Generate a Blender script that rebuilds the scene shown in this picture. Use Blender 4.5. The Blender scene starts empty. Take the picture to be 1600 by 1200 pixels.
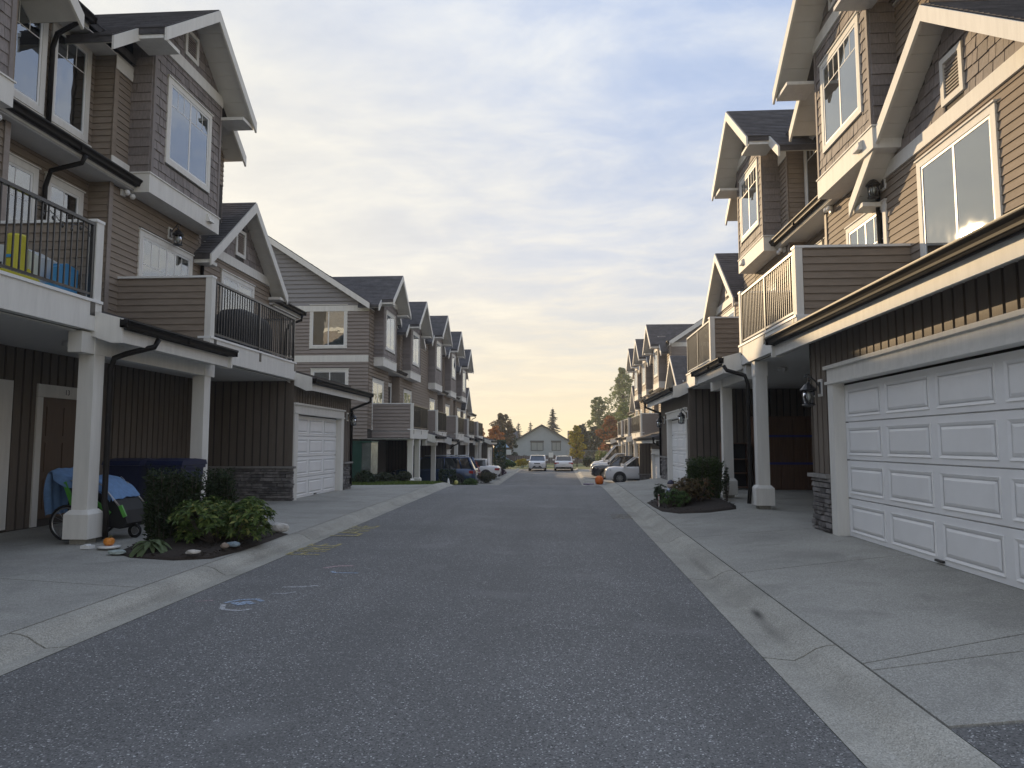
import bpy, bmesh, math, random
from mathutils import Vector, Matrix
random.seed(7)
R=math.radians
SC=bpy.context.scene
COL=SC.collection
# ---------------------------------------------------------------- camera
cam=bpy.data.cameras.new('camera'); camo=bpy.data.objects.new('camera',cam); COL.objects.link(camo); SC.camera=camo
F_PX=1110.0
cam.sensor_fit='HORIZONTAL'; cam.sensor_width=36.0; cam.lens=F_PX/1600.0*36.0
cam.clip_start=0.05; cam.clip_end=3000
yaw=math.atan(72/F_PX); pitch=math.atan(94/F_PX)
camo.location=(0,0,1.6); camo.rotation_euler=(math.pi/2+pitch,0,yaw)
SC.render.resolution_x=1024; SC.render.resolution_y=768
SC.view_settings.view_transform='Standard'; SC.view_settings.look='None'
SC.view_settings.exposure=0.38; SC.view_settings.gamma=1.0; SC.view_settings.use_curve_mapping=False
SC.render.engine='CYCLES'
SC.cycles.max_bounces=6; SC.cycles.transparent_max_bounces=12
# ---------------------------------------------------------------- sky + sun
SUN_AZ=R(30.0)      # degrees left of the street direction (+Y)
SUN_EL=R(14.0)
W=bpy.data.worlds.new('World'); SC.world=W; W.use_nodes=True
def sky_world():
    nt=W.node_tree; N=nt.nodes; L=nt.links; N.clear()
    out=N.new('ShaderNodeOutputWorld'); bg=N.new('ShaderNodeBackground'); L.new(bg.outputs[0],out.inputs[0])
    sky=N.new('ShaderNodeTexSky'); sky.sky_type='NISHITA'; sky.sun_disc=False
    sky.sun_elevation=SUN_EL; sky.sun_rotation=-SUN_AZ
    sky.altitude=50; sky.air_density=1.0; sky.dust_density=0.7; sky.ozone_density=1.2
    tc=N.new('ShaderNodeTexCoord'); sep=N.new('ShaderNodeSeparateXYZ'); L.new(tc.outputs['Generated'],sep.inputs[0])
    def M(op,a,b=None,c=None):
        n=N.new('ShaderNodeMath'); n.operation=op
        for i,x in enumerate((a,b,c)):
            if x is None: continue
            if isinstance(x,(int,float)): n.inputs[i].default_value=x
            else: L.new(x,n.inputs[i])
        return n.outputs[0]
    zz=M('MAXIMUM',sep.outputs[2],0.0); zd=M('ADD',zz,0.10)
    px=M('DIVIDE',sep.outputs[0],zd); py=M('DIVIDE',sep.outputs[1],zd)
    cmb=N.new('ShaderNodeCombineXYZ'); L.new(px,cmb.inputs[0]); L.new(py,cmb.inputs[1])
    mp=N.new('ShaderNodeMapping'); L.new(cmb.outputs[0],mp.inputs[0]); mp.inputs['Rotation'].default_value=(0,0,R(24)); mp.inputs['Scale'].default_value=(0.85,1.20,1)
    n1=N.new('ShaderNodeTexNoise'); n1.inputs['Scale'].default_value=2.3; n1.inputs['Detail'].default_value=10; n1.inputs['Roughness'].default_value=0.62; n1.inputs['Distortion'].default_value=0.25
    L.new(mp.outputs[0],n1.inputs['Vector'])
    n2=N.new('ShaderNodeTexNoise'); n2.inputs['Scale'].default_value=0.55; n2.inputs['Detail'].default_value=4; L.new(mp.outputs[0],n2.inputs['Vector'])
    dens=M('ADD',M('MULTIPLY',n1.outputs[0],0.60),M('MULTIPLY',n2.outputs[0],0.40))
    rmp=N.new('ShaderNodeMapRange'); L.new(dens,rmp.inputs[0])
    rmp.inputs[1].default_value=0.37; rmp.inputs[2].default_value=0.63; rmp.inputs[3].default_value=0.0; rmp.inputs[4].default_value=1.0
    rmp.interpolation_type='SMOOTHSTEP'
    # cloud brightness falls with the angle from the sun and warms towards the horizon
    sd=Vector((-math.sin(SUN_AZ)*math.cos(SUN_EL),math.cos(SUN_AZ)*math.cos(SUN_EL),math.sin(SUN_EL)))
    dot=N.new('ShaderNodeVectorMath'); dot.operation='DOT_PRODUCT'; L.new(tc.outputs['Generated'],dot.inputs[0]); dot.inputs[1].default_value=sd
    glow=M('POWER',M('MAXIMUM',dot.outputs['Value'],0.0),10.0)
    hor=M('POWER',M('SUBTRACT',1.0,M('MINIMUM',zz,1.0)),4.2)
    c1=N.new('ShaderNodeMix'); c1.data_type='RGBA'; L.new(hor,c1.inputs[0]); c1.inputs[7].default_value=(0.86,0.69,0.41,1)
    c0=N.new('ShaderNodeMix'); c0.data_type='RGBA'; L.new(rmp.outputs[0],c0.inputs[0]); c0.inputs[6].default_value=(0.36,0.475,0.725,1); c0.inputs[7].default_value=(0.605,0.645,0.705,1); L.new(c0.outputs[2],c1.inputs[6])
    c2=N.new('ShaderNodeMix'); c2.data_type='RGBA'; L.new(M('MULTIPLY',glow,0.75),c2.inputs[0]); L.new(c1.outputs[2],c2.inputs[6]); c2.inputs[7].default_value=(0.80,0.75,0.62,1)
    # relief inside the cloud sheet
    rel=N.new('ShaderNodeMapRange'); L.new(n1.outputs[0],rel.inputs[0]); rel.inputs[1].default_value=0.3; rel.inputs[2].default_value=0.7; rel.inputs[3].default_value=0.92; rel.inputs[4].default_value=1.06
    c3=N.new('ShaderNodeVectorMath'); c3.operation='SCALE'; L.new(c2.outputs[2],c3.inputs[0]); L.new(rel.outputs[0],c3.inputs['Scale'])
    k=N.new('ShaderNodeVectorMath'); k.operation='SCALE'; L.new(sky.outputs[0],k.inputs[0]); k.inputs['Scale'].default_value=0.85
    # sky is scaled by the background strength; clouds are given in final radiance
    c4=N.new('ShaderNodeVectorMath'); c4.operation='SCALE'; L.new(c3.outputs[0],c4.inputs[0]); c4.inputs['Scale'].default_value=1/0.15
    mix=N.new('ShaderNodeMix'); mix.data_type='RGBA'; cov=M('MINIMUM',M('ADD',M('ADD',M('MULTIPLY',rmp.outputs[0],0.12),0.82),M('MULTIPLY',glow,0.25)),0.975); L.new(cov,mix.inputs[0]); L.new(k.outputs[0],mix.inputs[6]); L.new(c4.outputs[0],mix.inputs[7])
    L.new(mix.outputs[2],bg.inputs[0]); bg.inputs[1].default_value=0.15
sky_world()
sun=bpy.data.lights.new('sun','SUN'); sun.energy=3.8; sun.angle=R(0.6); sun.color=(1.0,0.73,0.42)
suno=bpy.data.objects.new('sun',sun); COL.objects.link(suno)
_sd=Vector((-math.sin(SUN_AZ)*math.cos(SUN_EL),math.cos(SUN_AZ)*math.cos(SUN_EL),math.sin(SUN_EL)))
suno.rotation_euler=(-_sd).to_track_quat('-Z','Y').to_euler(); suno.location=(-30,50,40)

# ---------------------------------------------------------------- materials
MATS={}
def mat(name,col,rough=0.7,var=0.0,scale=6.0,bump=0.0,bscale=40.0,metal=0.0,spec=0.5,coat=0.0,island=0.0,stretch=(1,1,1),col2=None,obj_var=0.0):
    if name in MATS: return MATS[name]
    m=bpy.data.materials.new(name); m.use_nodes=True; nt=m.node_tree; N=nt.nodes; L=nt.links
    b=N['Principled BSDF']; b.inputs['Roughness'].default_value=rough; b.inputs['Metallic'].default_value=metal
    b.inputs['Specular IOR Level'].default_value=spec; b.inputs['Coat Weight'].default_value=coat
    c=(*col,1); b.inputs['Base Color'].default_value=c
    cur=None
    if var or bump or col2:
        tc=N.new('ShaderNodeTexCoord'); geo=N.new('ShaderNodeNewGeometry'); mp=N.new('ShaderNodeMapping'); mp.inputs['Scale'].default_value=stretch
        L.new(geo.outputs['Position'],mp.inputs[0])
    if var or col2:
        n=N.new('ShaderNodeTexNoise'); n.inputs['Scale'].default_value=scale; n.inputs['Detail'].default_value=6; n.inputs['Roughness'].default_value=0.65; L.new(mp.outputs[0],n.inputs['Vector'])
        mr=N.new('ShaderNodeMapRange'); L.new(n.outputs[0],mr.inputs[0]); mr.inputs[1].default_value=0.3; mr.inputs[2].default_value=0.7
        mx=N.new('ShaderNodeMix'); mx.data_type='RGBA'; L.new(mr.outputs[0],mx.inputs[0])
        mx.inputs[6].default_value=tuple(x*(1-var) for x in col)+(1,)
        mx.inputs[7].default_value=(*col2,1) if col2 else tuple(min(1,x*(1+var)) for x in col)+(1,)
        cur=mx.outputs[2]
    if island or obj_var:
        if island:
            g2=N.new('ShaderNodeNewGeometry'); rnd=g2.outputs['Random Per Island']; amt=island
        else:
            oi=N.new('ShaderNodeObjectInfo'); rnd=oi.outputs['Random']; amt=obj_var
        mr=N.new('ShaderNodeMapRange'); L.new(rnd,mr.inputs[0]); mr.inputs[3].default_value=1-amt; mr.inputs[4].default_value=1+amt
        sc=N.new('ShaderNodeVectorMath'); sc.operation='SCALE'; L.new(mr.outputs[0],sc.inputs['Scale'])
        if cur is None: sc.inputs[0].default_value=col
        else: L.new(cur,sc.inputs[0])
        cur=sc.outputs[0]
    if cur is not None: L.new(cur,b.inputs['Base Color'])
    if bump:
        n=N.new('ShaderNodeTexNoise'); n.inputs['Scale'].default_value=bscale; n.inputs['Detail'].default_value=4; L.new(mp.outputs[0],n.inputs['Vector'])
        bp=N.new('ShaderNodeBump'); bp.inputs['Strength'].default_value=bump; bp.inputs['Distance'].default_value=0.01; L.new(n.outputs[0],bp.inputs['Height']); L.new(bp.outputs[0],b.inputs['Normal'])
    MATS[name]=m; return m
def leafmat(name,c1,c2,c3=None):
    if name in MATS: return MATS[name]
    m=bpy.data.materials.new(name); m.use_nodes=True; nt=m.node_tree; N=nt.nodes; L=nt.links
    b=N['Principled BSDF']; b.inputs['Roughness'].default_value=0.55; b.inputs['Specular IOR Level'].default_value=0.3
    g=N.new('ShaderNodeNewGeometry'); cr=N.new('ShaderNodeValToRGB'); L.new(g.outputs['Random Per Island'],cr.inputs[0])
    cr.color_ramp.elements[0].color=(*c1,1); cr.color_ramp.elements[1].color=(*c2,1)
    if c3: e=cr.color_ramp.elements.new(0.88); e.color=(*c2,1); cr.color_ramp.elements[2].color=(*c3,1)
    L.new(cr.outputs[0],b.inputs['Base Color'])
    tr=N.new('ShaderNodeBsdfTranslucent'); L.new(cr.outputs[0],tr.inputs[0]); mx=N.new('ShaderNodeMixShader'); mx.inputs[0].default_value=0.3
    L.new(b.outputs[0],mx.inputs[1]); L.new(tr.outputs[0],mx.inputs[2]); L.new(mx.outputs[0],N['Material Output'].inputs[0])
    MATS[name]=m; return m
def glassmat(name,tint=(0.9,0.95,1.0),ior=1.9,base=0.06):
    m=bpy.data.materials.new(name); m.use_nodes=True; nt=m.node_tree; N=nt.nodes; L=nt.links; N.remove(N['Principled BSDF'])
    gl=N.new('ShaderNodeBsdfGlossy'); gl.inputs['Roughness'].default_value=0.015; gl.inputs[0].default_value=(*tint,1)
    n=N.new('ShaderNodeTexNoise'); geo=N.new('ShaderNodeNewGeometry'); n.inputs['Scale'].default_value=1.3; L.new(geo.outputs['Position'],n.inputs['Vector'])
    bp=N.new('ShaderNodeBump'); bp.inputs['Strength'].default_value=0.02; bp.inputs['Distance'].default_value=0.3; L.new(n.outputs[0],bp.inputs['Height']); L.new(bp.outputs[0],gl.inputs['Normal'])
    tr=N.new('ShaderNodeBsdfTransparent'); tr.inputs[0].default_value=(0.82,0.86,0.86,1)
    fr=N.new('ShaderNodeFresnel'); fr.inputs[0].default_value=ior
    ad=N.new('ShaderNodeMath'); ad.operation='ADD'; ad.use_clamp=True; L.new(fr.outputs[0],ad.inputs[0]); ad.inputs[1].default_value=base
    mx=N.new('ShaderNodeMixShader'); L.new(ad.outputs[0],mx.inputs[0]); L.new(tr.outputs[0],mx.inputs[1]); L.new(gl.outputs[0],mx.inputs[2]); L.new(mx.outputs[0],N['Material Output'].inputs[0])
    MATS[name]=m; return m
def speckle(name,col,dark,light,sc=180.0,rough=0.9,patch=0.18,pscale=0.5,bump=0.5,stain=0.0,lanes=False,scuff=False):
    m=bpy.data.materials.new(name); m.use_nodes=True; nt=m.node_tree; N=nt.nodes; L=nt.links
    b=N['Principled BSDF']; b.inputs['Roughness'].default_value=rough; b.inputs['Specular IOR Level'].default_value=0.35
    geo=N.new('ShaderNodeNewGeometry'); P=geo.outputs['Position']
    v=N.new('ShaderNodeTexVoronoi'); v.inputs['Scale'].default_value=sc; L.new(P,v.inputs['Vector'])
    cr=N.new('ShaderNodeValToRGB'); L.new(v.outputs['Color'],cr.inputs[0]); E=cr.color_ramp.elements
    E[0].position=0.0; E[0].color=(*dark,1); E[1].position=1.0; E[1].color=(*light,1)
    e=E.new(0.35); e.color=(*[c*0.85 for c in col],1); e=E.new(0.80); e.color=(*[c*1.15 for c in col],1)
    n=N.new('ShaderNodeTexNoise'); n.inputs['Scale'].default_value=pscale; n.inputs['Detail'].default_value=7; n.inputs['Roughness'].default_value=0.6; L.new(P,n.inputs['Vector'])
    mr=N.new('ShaderNodeMapRange'); L.new(n.outputs[0],mr.inputs[0]); mr.inputs[1].default_value=0.3; mr.inputs[2].default_value=0.7; mr.inputs[3].default_value=1-patch; mr.inputs[4].default_value=1+patch
    s=N.new('ShaderNodeVectorMath'); s.operation='SCALE'; L.new(cr.outputs[0],s.inputs[0]); L.new(mr.outputs[0],s.inputs['Scale'])
    cur=s.outputs[0]
    if stain:
        n3=N.new('ShaderNodeTexNoise'); n3.inputs['Scale'].default_value=1.7; n3.inputs['Detail'].default_value=8; n3.inputs['Distortion'].default_value=0.6; L.new(P,n3.inputs['Vector'])
        r3=N.new('ShaderNodeMapRange'); L.new(n3.outputs[0],r3.inputs[0]); r3.inputs[1].default_value=0.52; r3.inputs[2].default_value=0.72; r3.inputs[3].default_value=0; r3.inputs[4].default_value=stain
        mx=N.new('ShaderNodeMix'); mx.data_type='RGBA'; L.new(r3.outputs[0],mx.inputs[0]); L.new(cur,mx.inputs[6]); mx.inputs[7].default_value=(*[c*0.55 for c in col],1); cur=mx.outputs[2]
    def darken(cur,fac,col):
        mx=N.new('ShaderNodeMix'); mx.data_type='RGBA'; L.new(fac,mx.inputs[0]); L.new(cur,mx.inputs[6]); mx.inputs[7].default_value=(*col,1); return mx.outputs[2]
    if lanes:
        # long wear streaks along the lane, and a few sealed cracks
        mp=N.new('ShaderNodeMapping'); mp.inputs['Scale'].default_value=(1.5,.05,1); L.new(P,mp.inputs[0])
        nl=N.new('ShaderNodeTexNoise'); nl.inputs['Scale'].default_value=1.0; nl.inputs['Detail'].default_value=5; L.new(mp.outputs[0],nl.inputs['Vector'])
        r4=N.new('ShaderNodeMapRange'); L.new(nl.outputs[0],r4.inputs[0]); r4.inputs[1].default_value=.45; r4.inputs[2].default_value=.70; r4.inputs[3].default_value=0; r4.inputs[4].default_value=.42
        cur=darken(cur,r4.outputs[0],[c*.68 for c in col])
        n5=N.new('ShaderNodeTexNoise'); n5.inputs['Scale'].default_value=.9; n5.inputs['Detail'].default_value=3; L.new(P,n5.inputs['Vector'])
        r5=N.new('ShaderNodeMapRange'); L.new(n5.outputs[0],r5.inputs[0]); r5.inputs[1].default_value=.60; r5.inputs[2].default_value=.70; r5.inputs[3].default_value=0; r5.inputs[4].default_value=.35
        cur=darken(cur,r5.outputs[0],[c*1.45 for c in col])
    if scuff:
        for (cx,cy,rx,ry,st) in ((1.80,6.75,.035,.22,.85),(1.77,6.3,.05,.6,.35),(1.78,9.2,.05,.9,.3),(-4.05,6.9,.06,.9,.25),(-4.05,9.6,.06,1.2,.25)):
            mp=N.new('ShaderNodeMapping'); mp.vector_type='POINT'; mp.inputs['Location'].default_value=(-cx/rx,-cy/ry,0); mp.inputs['Scale'].default_value=(1/rx,1/ry,0); L.new(P,mp.inputs[0])
            ln=N.new('ShaderNodeVectorMath'); ln.operation='LENGTH'; L.new(mp.outputs[0],ln.inputs[0])
            r6=N.new('ShaderNodeMapRange'); L.new(ln.outputs['Value'],r6.inputs[0]); r6.inputs[1].default_value=.2; r6.inputs[2].default_value=1.2; r6.inputs[3].default_value=st; r6.inputs[4].default_value=0
            cur=darken(cur,r6.outputs[0],(.05,.048,.045))
    L.new(cur,b.inputs['Base Color'])
    bp=N.new('ShaderNodeBump'); bp.inputs['Strength'].default_value=bump; bp.inputs['Distance'].default_value=0.004; L.new(v.outputs['Distance'],bp.inputs['Height']); L.new(bp.outputs[0],b.inputs['Normal'])
    MATS[name]=m; return m
def paintworn(name,col,lo=0.42,hi=0.6,sc=30.0):
    m=bpy.data.materials.new(name); m.use_nodes=True; nt=m.node_tree; N=nt.nodes; L=nt.links
    b=N['Principled BSDF']; b.inputs['Base Color'].default_value=(*col,1); b.inputs['Roughness'].default_value=0.9
    geo=N.new('ShaderNodeNewGeometry'); n=N.new('ShaderNodeTexNoise'); n.inputs['Scale'].default_value=sc; n.inputs['Detail'].default_value=8; n.inputs['Roughness'].default_value=0.8; L.new(geo.outputs['Position'],n.inputs['Vector'])
    mr=N.new('ShaderNodeMapRange'); L.new(n.outputs[0],mr.inputs[0]); mr.inputs[1].default_value=lo; mr.inputs[2].default_value=hi
    tr=N.new('ShaderNodeBsdfTransparent'); mx=N.new('ShaderNodeMixShader'); L.new(mr.outputs[0],mx.inputs[0]); L.new(tr.outputs[0],mx.inputs[1]); L.new(b.outputs[0],mx.inputs[2]); L.new(mx.outputs[0],N['Material Output'].inputs[0])
    MATS[name]=m; return m
M_SID=mat('lap_siding',(0.262,0.217,0.176),0.7,spec=.2,var=0.14,scale=3,bump=0.25,bscale=30,stretch=(1,1,6),obj_var=0.05)
M_SIDD=mat('lap_siding_dark',(0.255,0.218,0.195),0.62,var=0.10,scale=3,bump=0.25,bscale=30,stretch=(1,1,6),obj_var=0.05)
M_SIDE=mat('lap_siding_grey',(0.250,0.240,0.242),0.62,var=0.08,scale=3,bump=0.2,bscale=30,stretch=(1,1,6),obj_var=0.04)
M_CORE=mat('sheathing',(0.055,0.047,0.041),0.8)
M_SHG=mat('wall_shingle',(0.225,0.198,0.190),0.7,var=0.22,scale=14,bump=0.5,bscale=60,stretch=(3,3,0.6),obj_var=0.18)
M_SHGL=mat('wall_shingle_stuff',(0.225,0.198,0.190),0.7,var=0.15,scale=14,bump=0.4,bscale=60,stretch=(3,3,0.6),island=0.12)
M_VB=mat('vertical_siding',(0.135,0.112,0.092),0.65,var=0.12,scale=5,bump=0.25,bscale=30,stretch=(4,4,0.5),obj_var=0.05)
M_TRIM=mat('trim_paint',(0.72,0.71,0.675),0.6,spec=.2,var=0.07,scale=2.5,bump=0.15,bscale=50,stretch=(4,4,.5))
M_SOF=mat('soffit_vinyl',(0.66,0.65,0.62),0.6,var=0.04,scale=5)
M_WHT=mat('white_vinyl',(0.76,0.77,0.77),0.4,var=0.03,scale=5)
M_GAR=mat('garage_paint',(0.86,0.865,0.87),0.45,var=0.05,scale=1.6,bump=0.15,bscale=120)
M_GUT=mat('gutter_metal',(0.016,0.014,0.013),0.45,var=0.1,scale=6,spec=0.15)
M_ROOF=mat('asphalt_shingle',(0.080,0.075,0.078),0.9,var=0.35,scale=3.5,bump=0.8,bscale=90,island=0.14,stretch=(1,1,1))
M_BLK=mat('black_metal',(0.022,0.022,0.024),0.35,var=0.1,scale=8,coat=0.3)
M_RAILR=mat('satin_black_rail',(0.035,0.035,0.036),0.30,spec=1.0,coat=0.6)
M_STONE=mat('ledge_stone',(0.17,0.16,0.158),0.85,var=0.45,scale=9,bump=0.9,bscale=35,obj_var=0.45)
M_CAP=mat('stone_cap',(0.24,0.23,0.22),0.8,var=0.15,scale=10,bump=0.4)
M_DOOR=mat('entry_door',(0.10,0.065,0.042),0.4,var=0.15,scale=4,stretch=(4,4,0.4))
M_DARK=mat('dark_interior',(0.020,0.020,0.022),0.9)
M_CURT=mat('curtain',(0.55,0.56,0.57),0.8,var=0.1,scale=8,stretch=(6,6,0.3))
M_BLIND=mat('blind_slat',(0.62,0.58,0.50),0.6)
M_BRASS=mat('door_handle_metal',(0.45,0.43,0.40),0.3,metal=0.9)
M_BULB=mat('lamp_bulb',(0.7,0.7,0.68),0.3)
M_GLASS=glassmat('window_glass',ior=1.6,base=.24)
M_ROOM=mat('room_curtain',(.34,.35,.36),.8,var=.35,scale=5,stretch=(3,3,.15))
M_LGLASS=glassmat('lantern_glass',(1,1,1),1.45,0.02)
M_CGLASS=mat('car_glass',(0.018,0.022,0.026),0.05,spec=1.0,coat=0.5)
M_ASPH=speckle('asphalt',(0.158,0.158,0.157),(0.030,0.030,0.031),(0.80,0.80,0.80),sc=115,rough=.75,patch=0.17,pscale=0.35,lanes=True,bump=0.6,stain=0.20)
M_CONC=speckle('concrete_slab',(0.335,0.328,0.300),(0.21,0.21,0.19),(0.52,0.52,0.49),sc=130,patch=0.20,pscale=0.55,bump=0.25,stain=0.42)
M_KERB=speckle('concrete_kerb',(0.375,0.362,0.32),(0.22,0.22,0.2),(0.55,0.54,0.5),sc=130,patch=0.22,pscale=0.8,bump=0.25,stain=0.38,scuff=True)
M_GRASS=mat('lawn',(0.070,0.105,0.030),0.9,var=0.35,scale=2.2,bump=0.8,bscale=60,col2=(0.13,0.15,0.045))
M_SOIL=mat('bark_mulch',(0.030,0.022,0.017),0.95,var=0.5,scale=30,bump=1.0,bscale=60)
M_BARK=mat('tree_bark',(0.085,0.068,0.055),0.9,var=0.3,scale=8,bump=0.8,bscale=20)

# ---------------------------------------------------------------- mesh helpers
class MB:
    def __init__(s): s.v=[]; s.f=[]; s.sm=False
    def add(s,vs,fs):
        o=len(s.v); s.v+= [tuple(v) for v in vs]; s.f+=[tuple(i+o for i in f) for f in fs]; return s
    def box(s,a,b):
        x0,x1=sorted((a[0],b[0])); y0,y1=sorted((a[1],b[1])); z0,z1=sorted((a[2],b[2]))
        return s.add([(x0,y0,z0),(x1,y0,z0),(x1,y1,z0),(x0,y1,z0),(x0,y0,z1),(x1,y0,z1),(x1,y1,z1),(x0,y1,z1)],BOXF)
    def obox(s,c,ax,ay,az):
        c=Vector(c); ax=Vector(ax); ay=Vector(ay); az=Vector(az)
        P=[c+sx*ax+sy*ay+sz*az for sz in(-.5,.5) for sx,sy in((-.5,-.5),(.5,-.5),(.5,.5),(-.5,.5))]
        fs=BOXF
        if ax.cross(ay).dot(az)<0: fs=[tuple(reversed(f)) for f in BOXF]
        return s.add(P,fs)
    def bar(s,a,b,w,h,up=(0,0,1)):
        a=Vector(a); b=Vector(b); d=b-a; sd=d.cross(Vector(up))
        if sd.length<1e-6: sd=d.cross(Vector((1,0,0)))
        sd.normalize(); u=sd.cross(d).normalized()
        return s.obox((a+b)/2,d,sd*w,u*h)
    def prism(s,poly,ext):
        ext=Vector(ext); n=len(poly); P=[Vector(p) for p in poly]; nrm=(P[1]-P[0]).cross(P[2]-P[1])
        if nrm.dot(ext)>0: P=P[::-1]
        vs=P+[p+ext for p in P]
        return s.add(vs,[tuple(range(n)),tuple(range(2*n-1,n-1,-1))]+[(i,i+n,(i+1)%n+n,(i+1)%n) for i in range(n)])
    def tube(s,pts,r,n=8,closed=False):
        pts=[Vector(p) for p in pts]; m=len(pts); rs=r if isinstance(r,(list,tuple)) else [r]*m
        rings=[]; pu=None
        for i,p in enumerate(pts):
            if closed: d=pts[(i+1)%m]-pts[i-1]
            else: d=pts[min(i+1,m-1)]-pts[max(i-1,0)]
            d.normalize()
            if pu is None:
                pu=d.cross(Vector((0,0,1)))
                if pu.length<1e-3: pu=d.cross(Vector((1,0,0)))
            pu=(pu-d*pu.dot(d)).normalized(); w=d.cross(pu)
            rings.append([p+(pu*math.cos(2*math.pi*k/n)+w*math.sin(2*math.pi*k/n))*rs[i] for k in range(n)])
        o=len(s.v); s.v+=[tuple(q) for r_ in rings for q in r_]
        for i in range(m if closed else m-1):
            j=(i+1)%m
            for k in range(n): s.f.append((o+i*n+k,o+i*n+(k+1)%n,o+j*n+(k+1)%n,o+j*n+k))
        if not closed:
            s.f.append(tuple(o+k for k in range(n))[::-1]); s.f.append(tuple(o+(m-1)*n+k for k in range(n)))
        return s
    def lathe(s,c,prof,n=14,axis='z'):
        c=Vector(c); o=len(s.v); m=len(prof)
        for r,h in prof:
            for k in range(n):
                a=2*math.pi*k/n; x,y=r*math.cos(a),r*math.sin(a)
                s.v.append(tuple(c+(Vector((x,y,h)) if axis=='z' else Vector((h,x,y)) if axis=='x' else Vector((y,h,x)))))
        for i in range(m-1):
            for k in range(n): s.f.append((o+i*n+k,o+i*n+(k+1)%n,o+(i+1)*n+(k+1)%n,o+(i+1)*n+k))
        s.f.append(tuple(o+k for k in range(n))[::-1]); s.f.append(tuple(o+(m-1)*n+k for k in range(n)))
        return s
    def build(s,name,material,parent=None,smooth=False,kind=None,loc=None,fixn=False):
        me=bpy.data.meshes.new(name); me.from_pydata(s.v,[],s.f)
        if fixn:
            bm=bmesh.new(); bm.from_mesh(me); bmesh.ops.recalc_face_normals(bm,faces=bm.faces); bm.to_mesh(me); bm.free()
        me.materials.append(material); me.update()
        if smooth: me.polygons.foreach_set('use_smooth',[True]*len(me.polygons))
        o=bpy.data.objects.new(name,me); COL.objects.link(o)
        if parent: o.parent=parent
        if loc: o.location=loc
        if kind: o['kind']=kind
        return o
BOXF=[(0,3,2,1),(4,5,6,7),(0,1,5,4),(1,2,6,5),(2,3,7,6),(3,0,4,7)]
# shared unit meshes. x along the piece (centred), y outwards 0..1, z up 0..1
def _unit():
    U={}
    U['box']=([(-.5,0,0),(.5,0,0),(.5,1,0),(-.5,1,0),(-.5,0,1),(.5,0,1),(.5,1,1),(-.5,1,1)],BOXF)
    U['lap']=([(-.5,0,0),(.5,0,0),(.5,1,0),(-.5,1,0),(-.5,0,1),(.5,0,1),(.5,.18,1),(-.5,.18,1)],BOXF)
    U['shingle']=([(-.5,0,0),(.5,0,0),(.48,1,0),(-.48,1,.015),(-.5,0,1),(.5,0,1),(.48,.3,1),(-.48,.3,1)],BOXF)
    for k in range(4):
        rr=random.Random(k+20); j=lambda a:a+rr.uniform(-.06,.06)
        U['stone%d'%k]=([(-.5,0,0),(.5,0,0),(j(.44),j(.9),j(.1)),(j(-.44),j(.9),j(.1)),(-.5,0,1),(.5,0,1),(j(.44),j(.9),j(.9)),(j(-.44),j(.9),j(.9))],BOXF)
    # raised garage-door panel
    v=[];f=[]
    rings=[(.5,0,0,1),(.5,.0,0,1)]
    def ring(ix,iz,y): return [(-.5+ix,y,iz),(.5-ix,y,iz),(.5-ix,y,1-iz),(-.5+ix,y,1-iz)]
    v=ring(0,0,0)+ring(.0,.0,1.0)+ring(.035,.08,.0)+ring(.05,.115,.0)+ring(.085,.19,.9)
    f=[]
    for a in range(4):
        for k in range(4): f.append((a*4+k,a*4+(k+1)%4,(a+1)*4+(k+1)%4,(a+1)*4+k))
    f.append((16,17,18,19))
    f=[tuple(reversed(x)) for x in f]
    U['panel']=(v,f)
    return U
UNIT=_unit(); UM={}
def umesh(key,material):
    k=(key,material.name)
    if k not in UM:
        me=bpy.data.meshes.new(key+'_'+material.name); me.from_pydata(UNIT[key][0],[],UNIT[key][1]); me.materials.append(material); me.update(); UM[k]=me
    return UM[k]
def put(name,key,material,loc,rz,scale,parent):
    o=bpy.data.objects.new(name,umesh(key,material)); COL.objects.link(o); o.parent=parent
    o.location=loc; o.rotation_euler=(0,0,rz); o.scale=scale; return o
def empty(name,loc,rz=0.0):
    o=bpy.data.objects.new(name,None); COL.objects.link(o); o.location=loc; o.rotation_euler=(0,0,rz); o.empty_display_size=0.3; return o
def tag(o,label,cat=None,group=None,kind=None):
    if label: o['label']=label
    if cat: o['category']=cat
    if group: o['group']=group
    if kind: o['kind']=kind
    return o
def textmesh(name,txt,size,material,matrix,parent=None,ext=0.002):
    cu=bpy.data.curves.new(name,'FONT'); cu.body=txt; cu.size=size; cu.extrude=ext; cu.align_x='CENTER'
    t=bpy.data.objects.new(name+'_t',cu); COL.objects.link(t)
    dg=bpy.context.evaluated_depsgraph_get(); me=bpy.data.meshes.new_from_object(t.evaluated_get(dg)); bpy.data.objects.remove(t); bpy.data.curves.remove(cu)
    me.transform(matrix); me.materials.clear(); me.materials.append(material)
    o=bpy.data.objects.new(name,me); COL.objects.link(o)
    if parent: o.parent=parent
    return o
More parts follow.
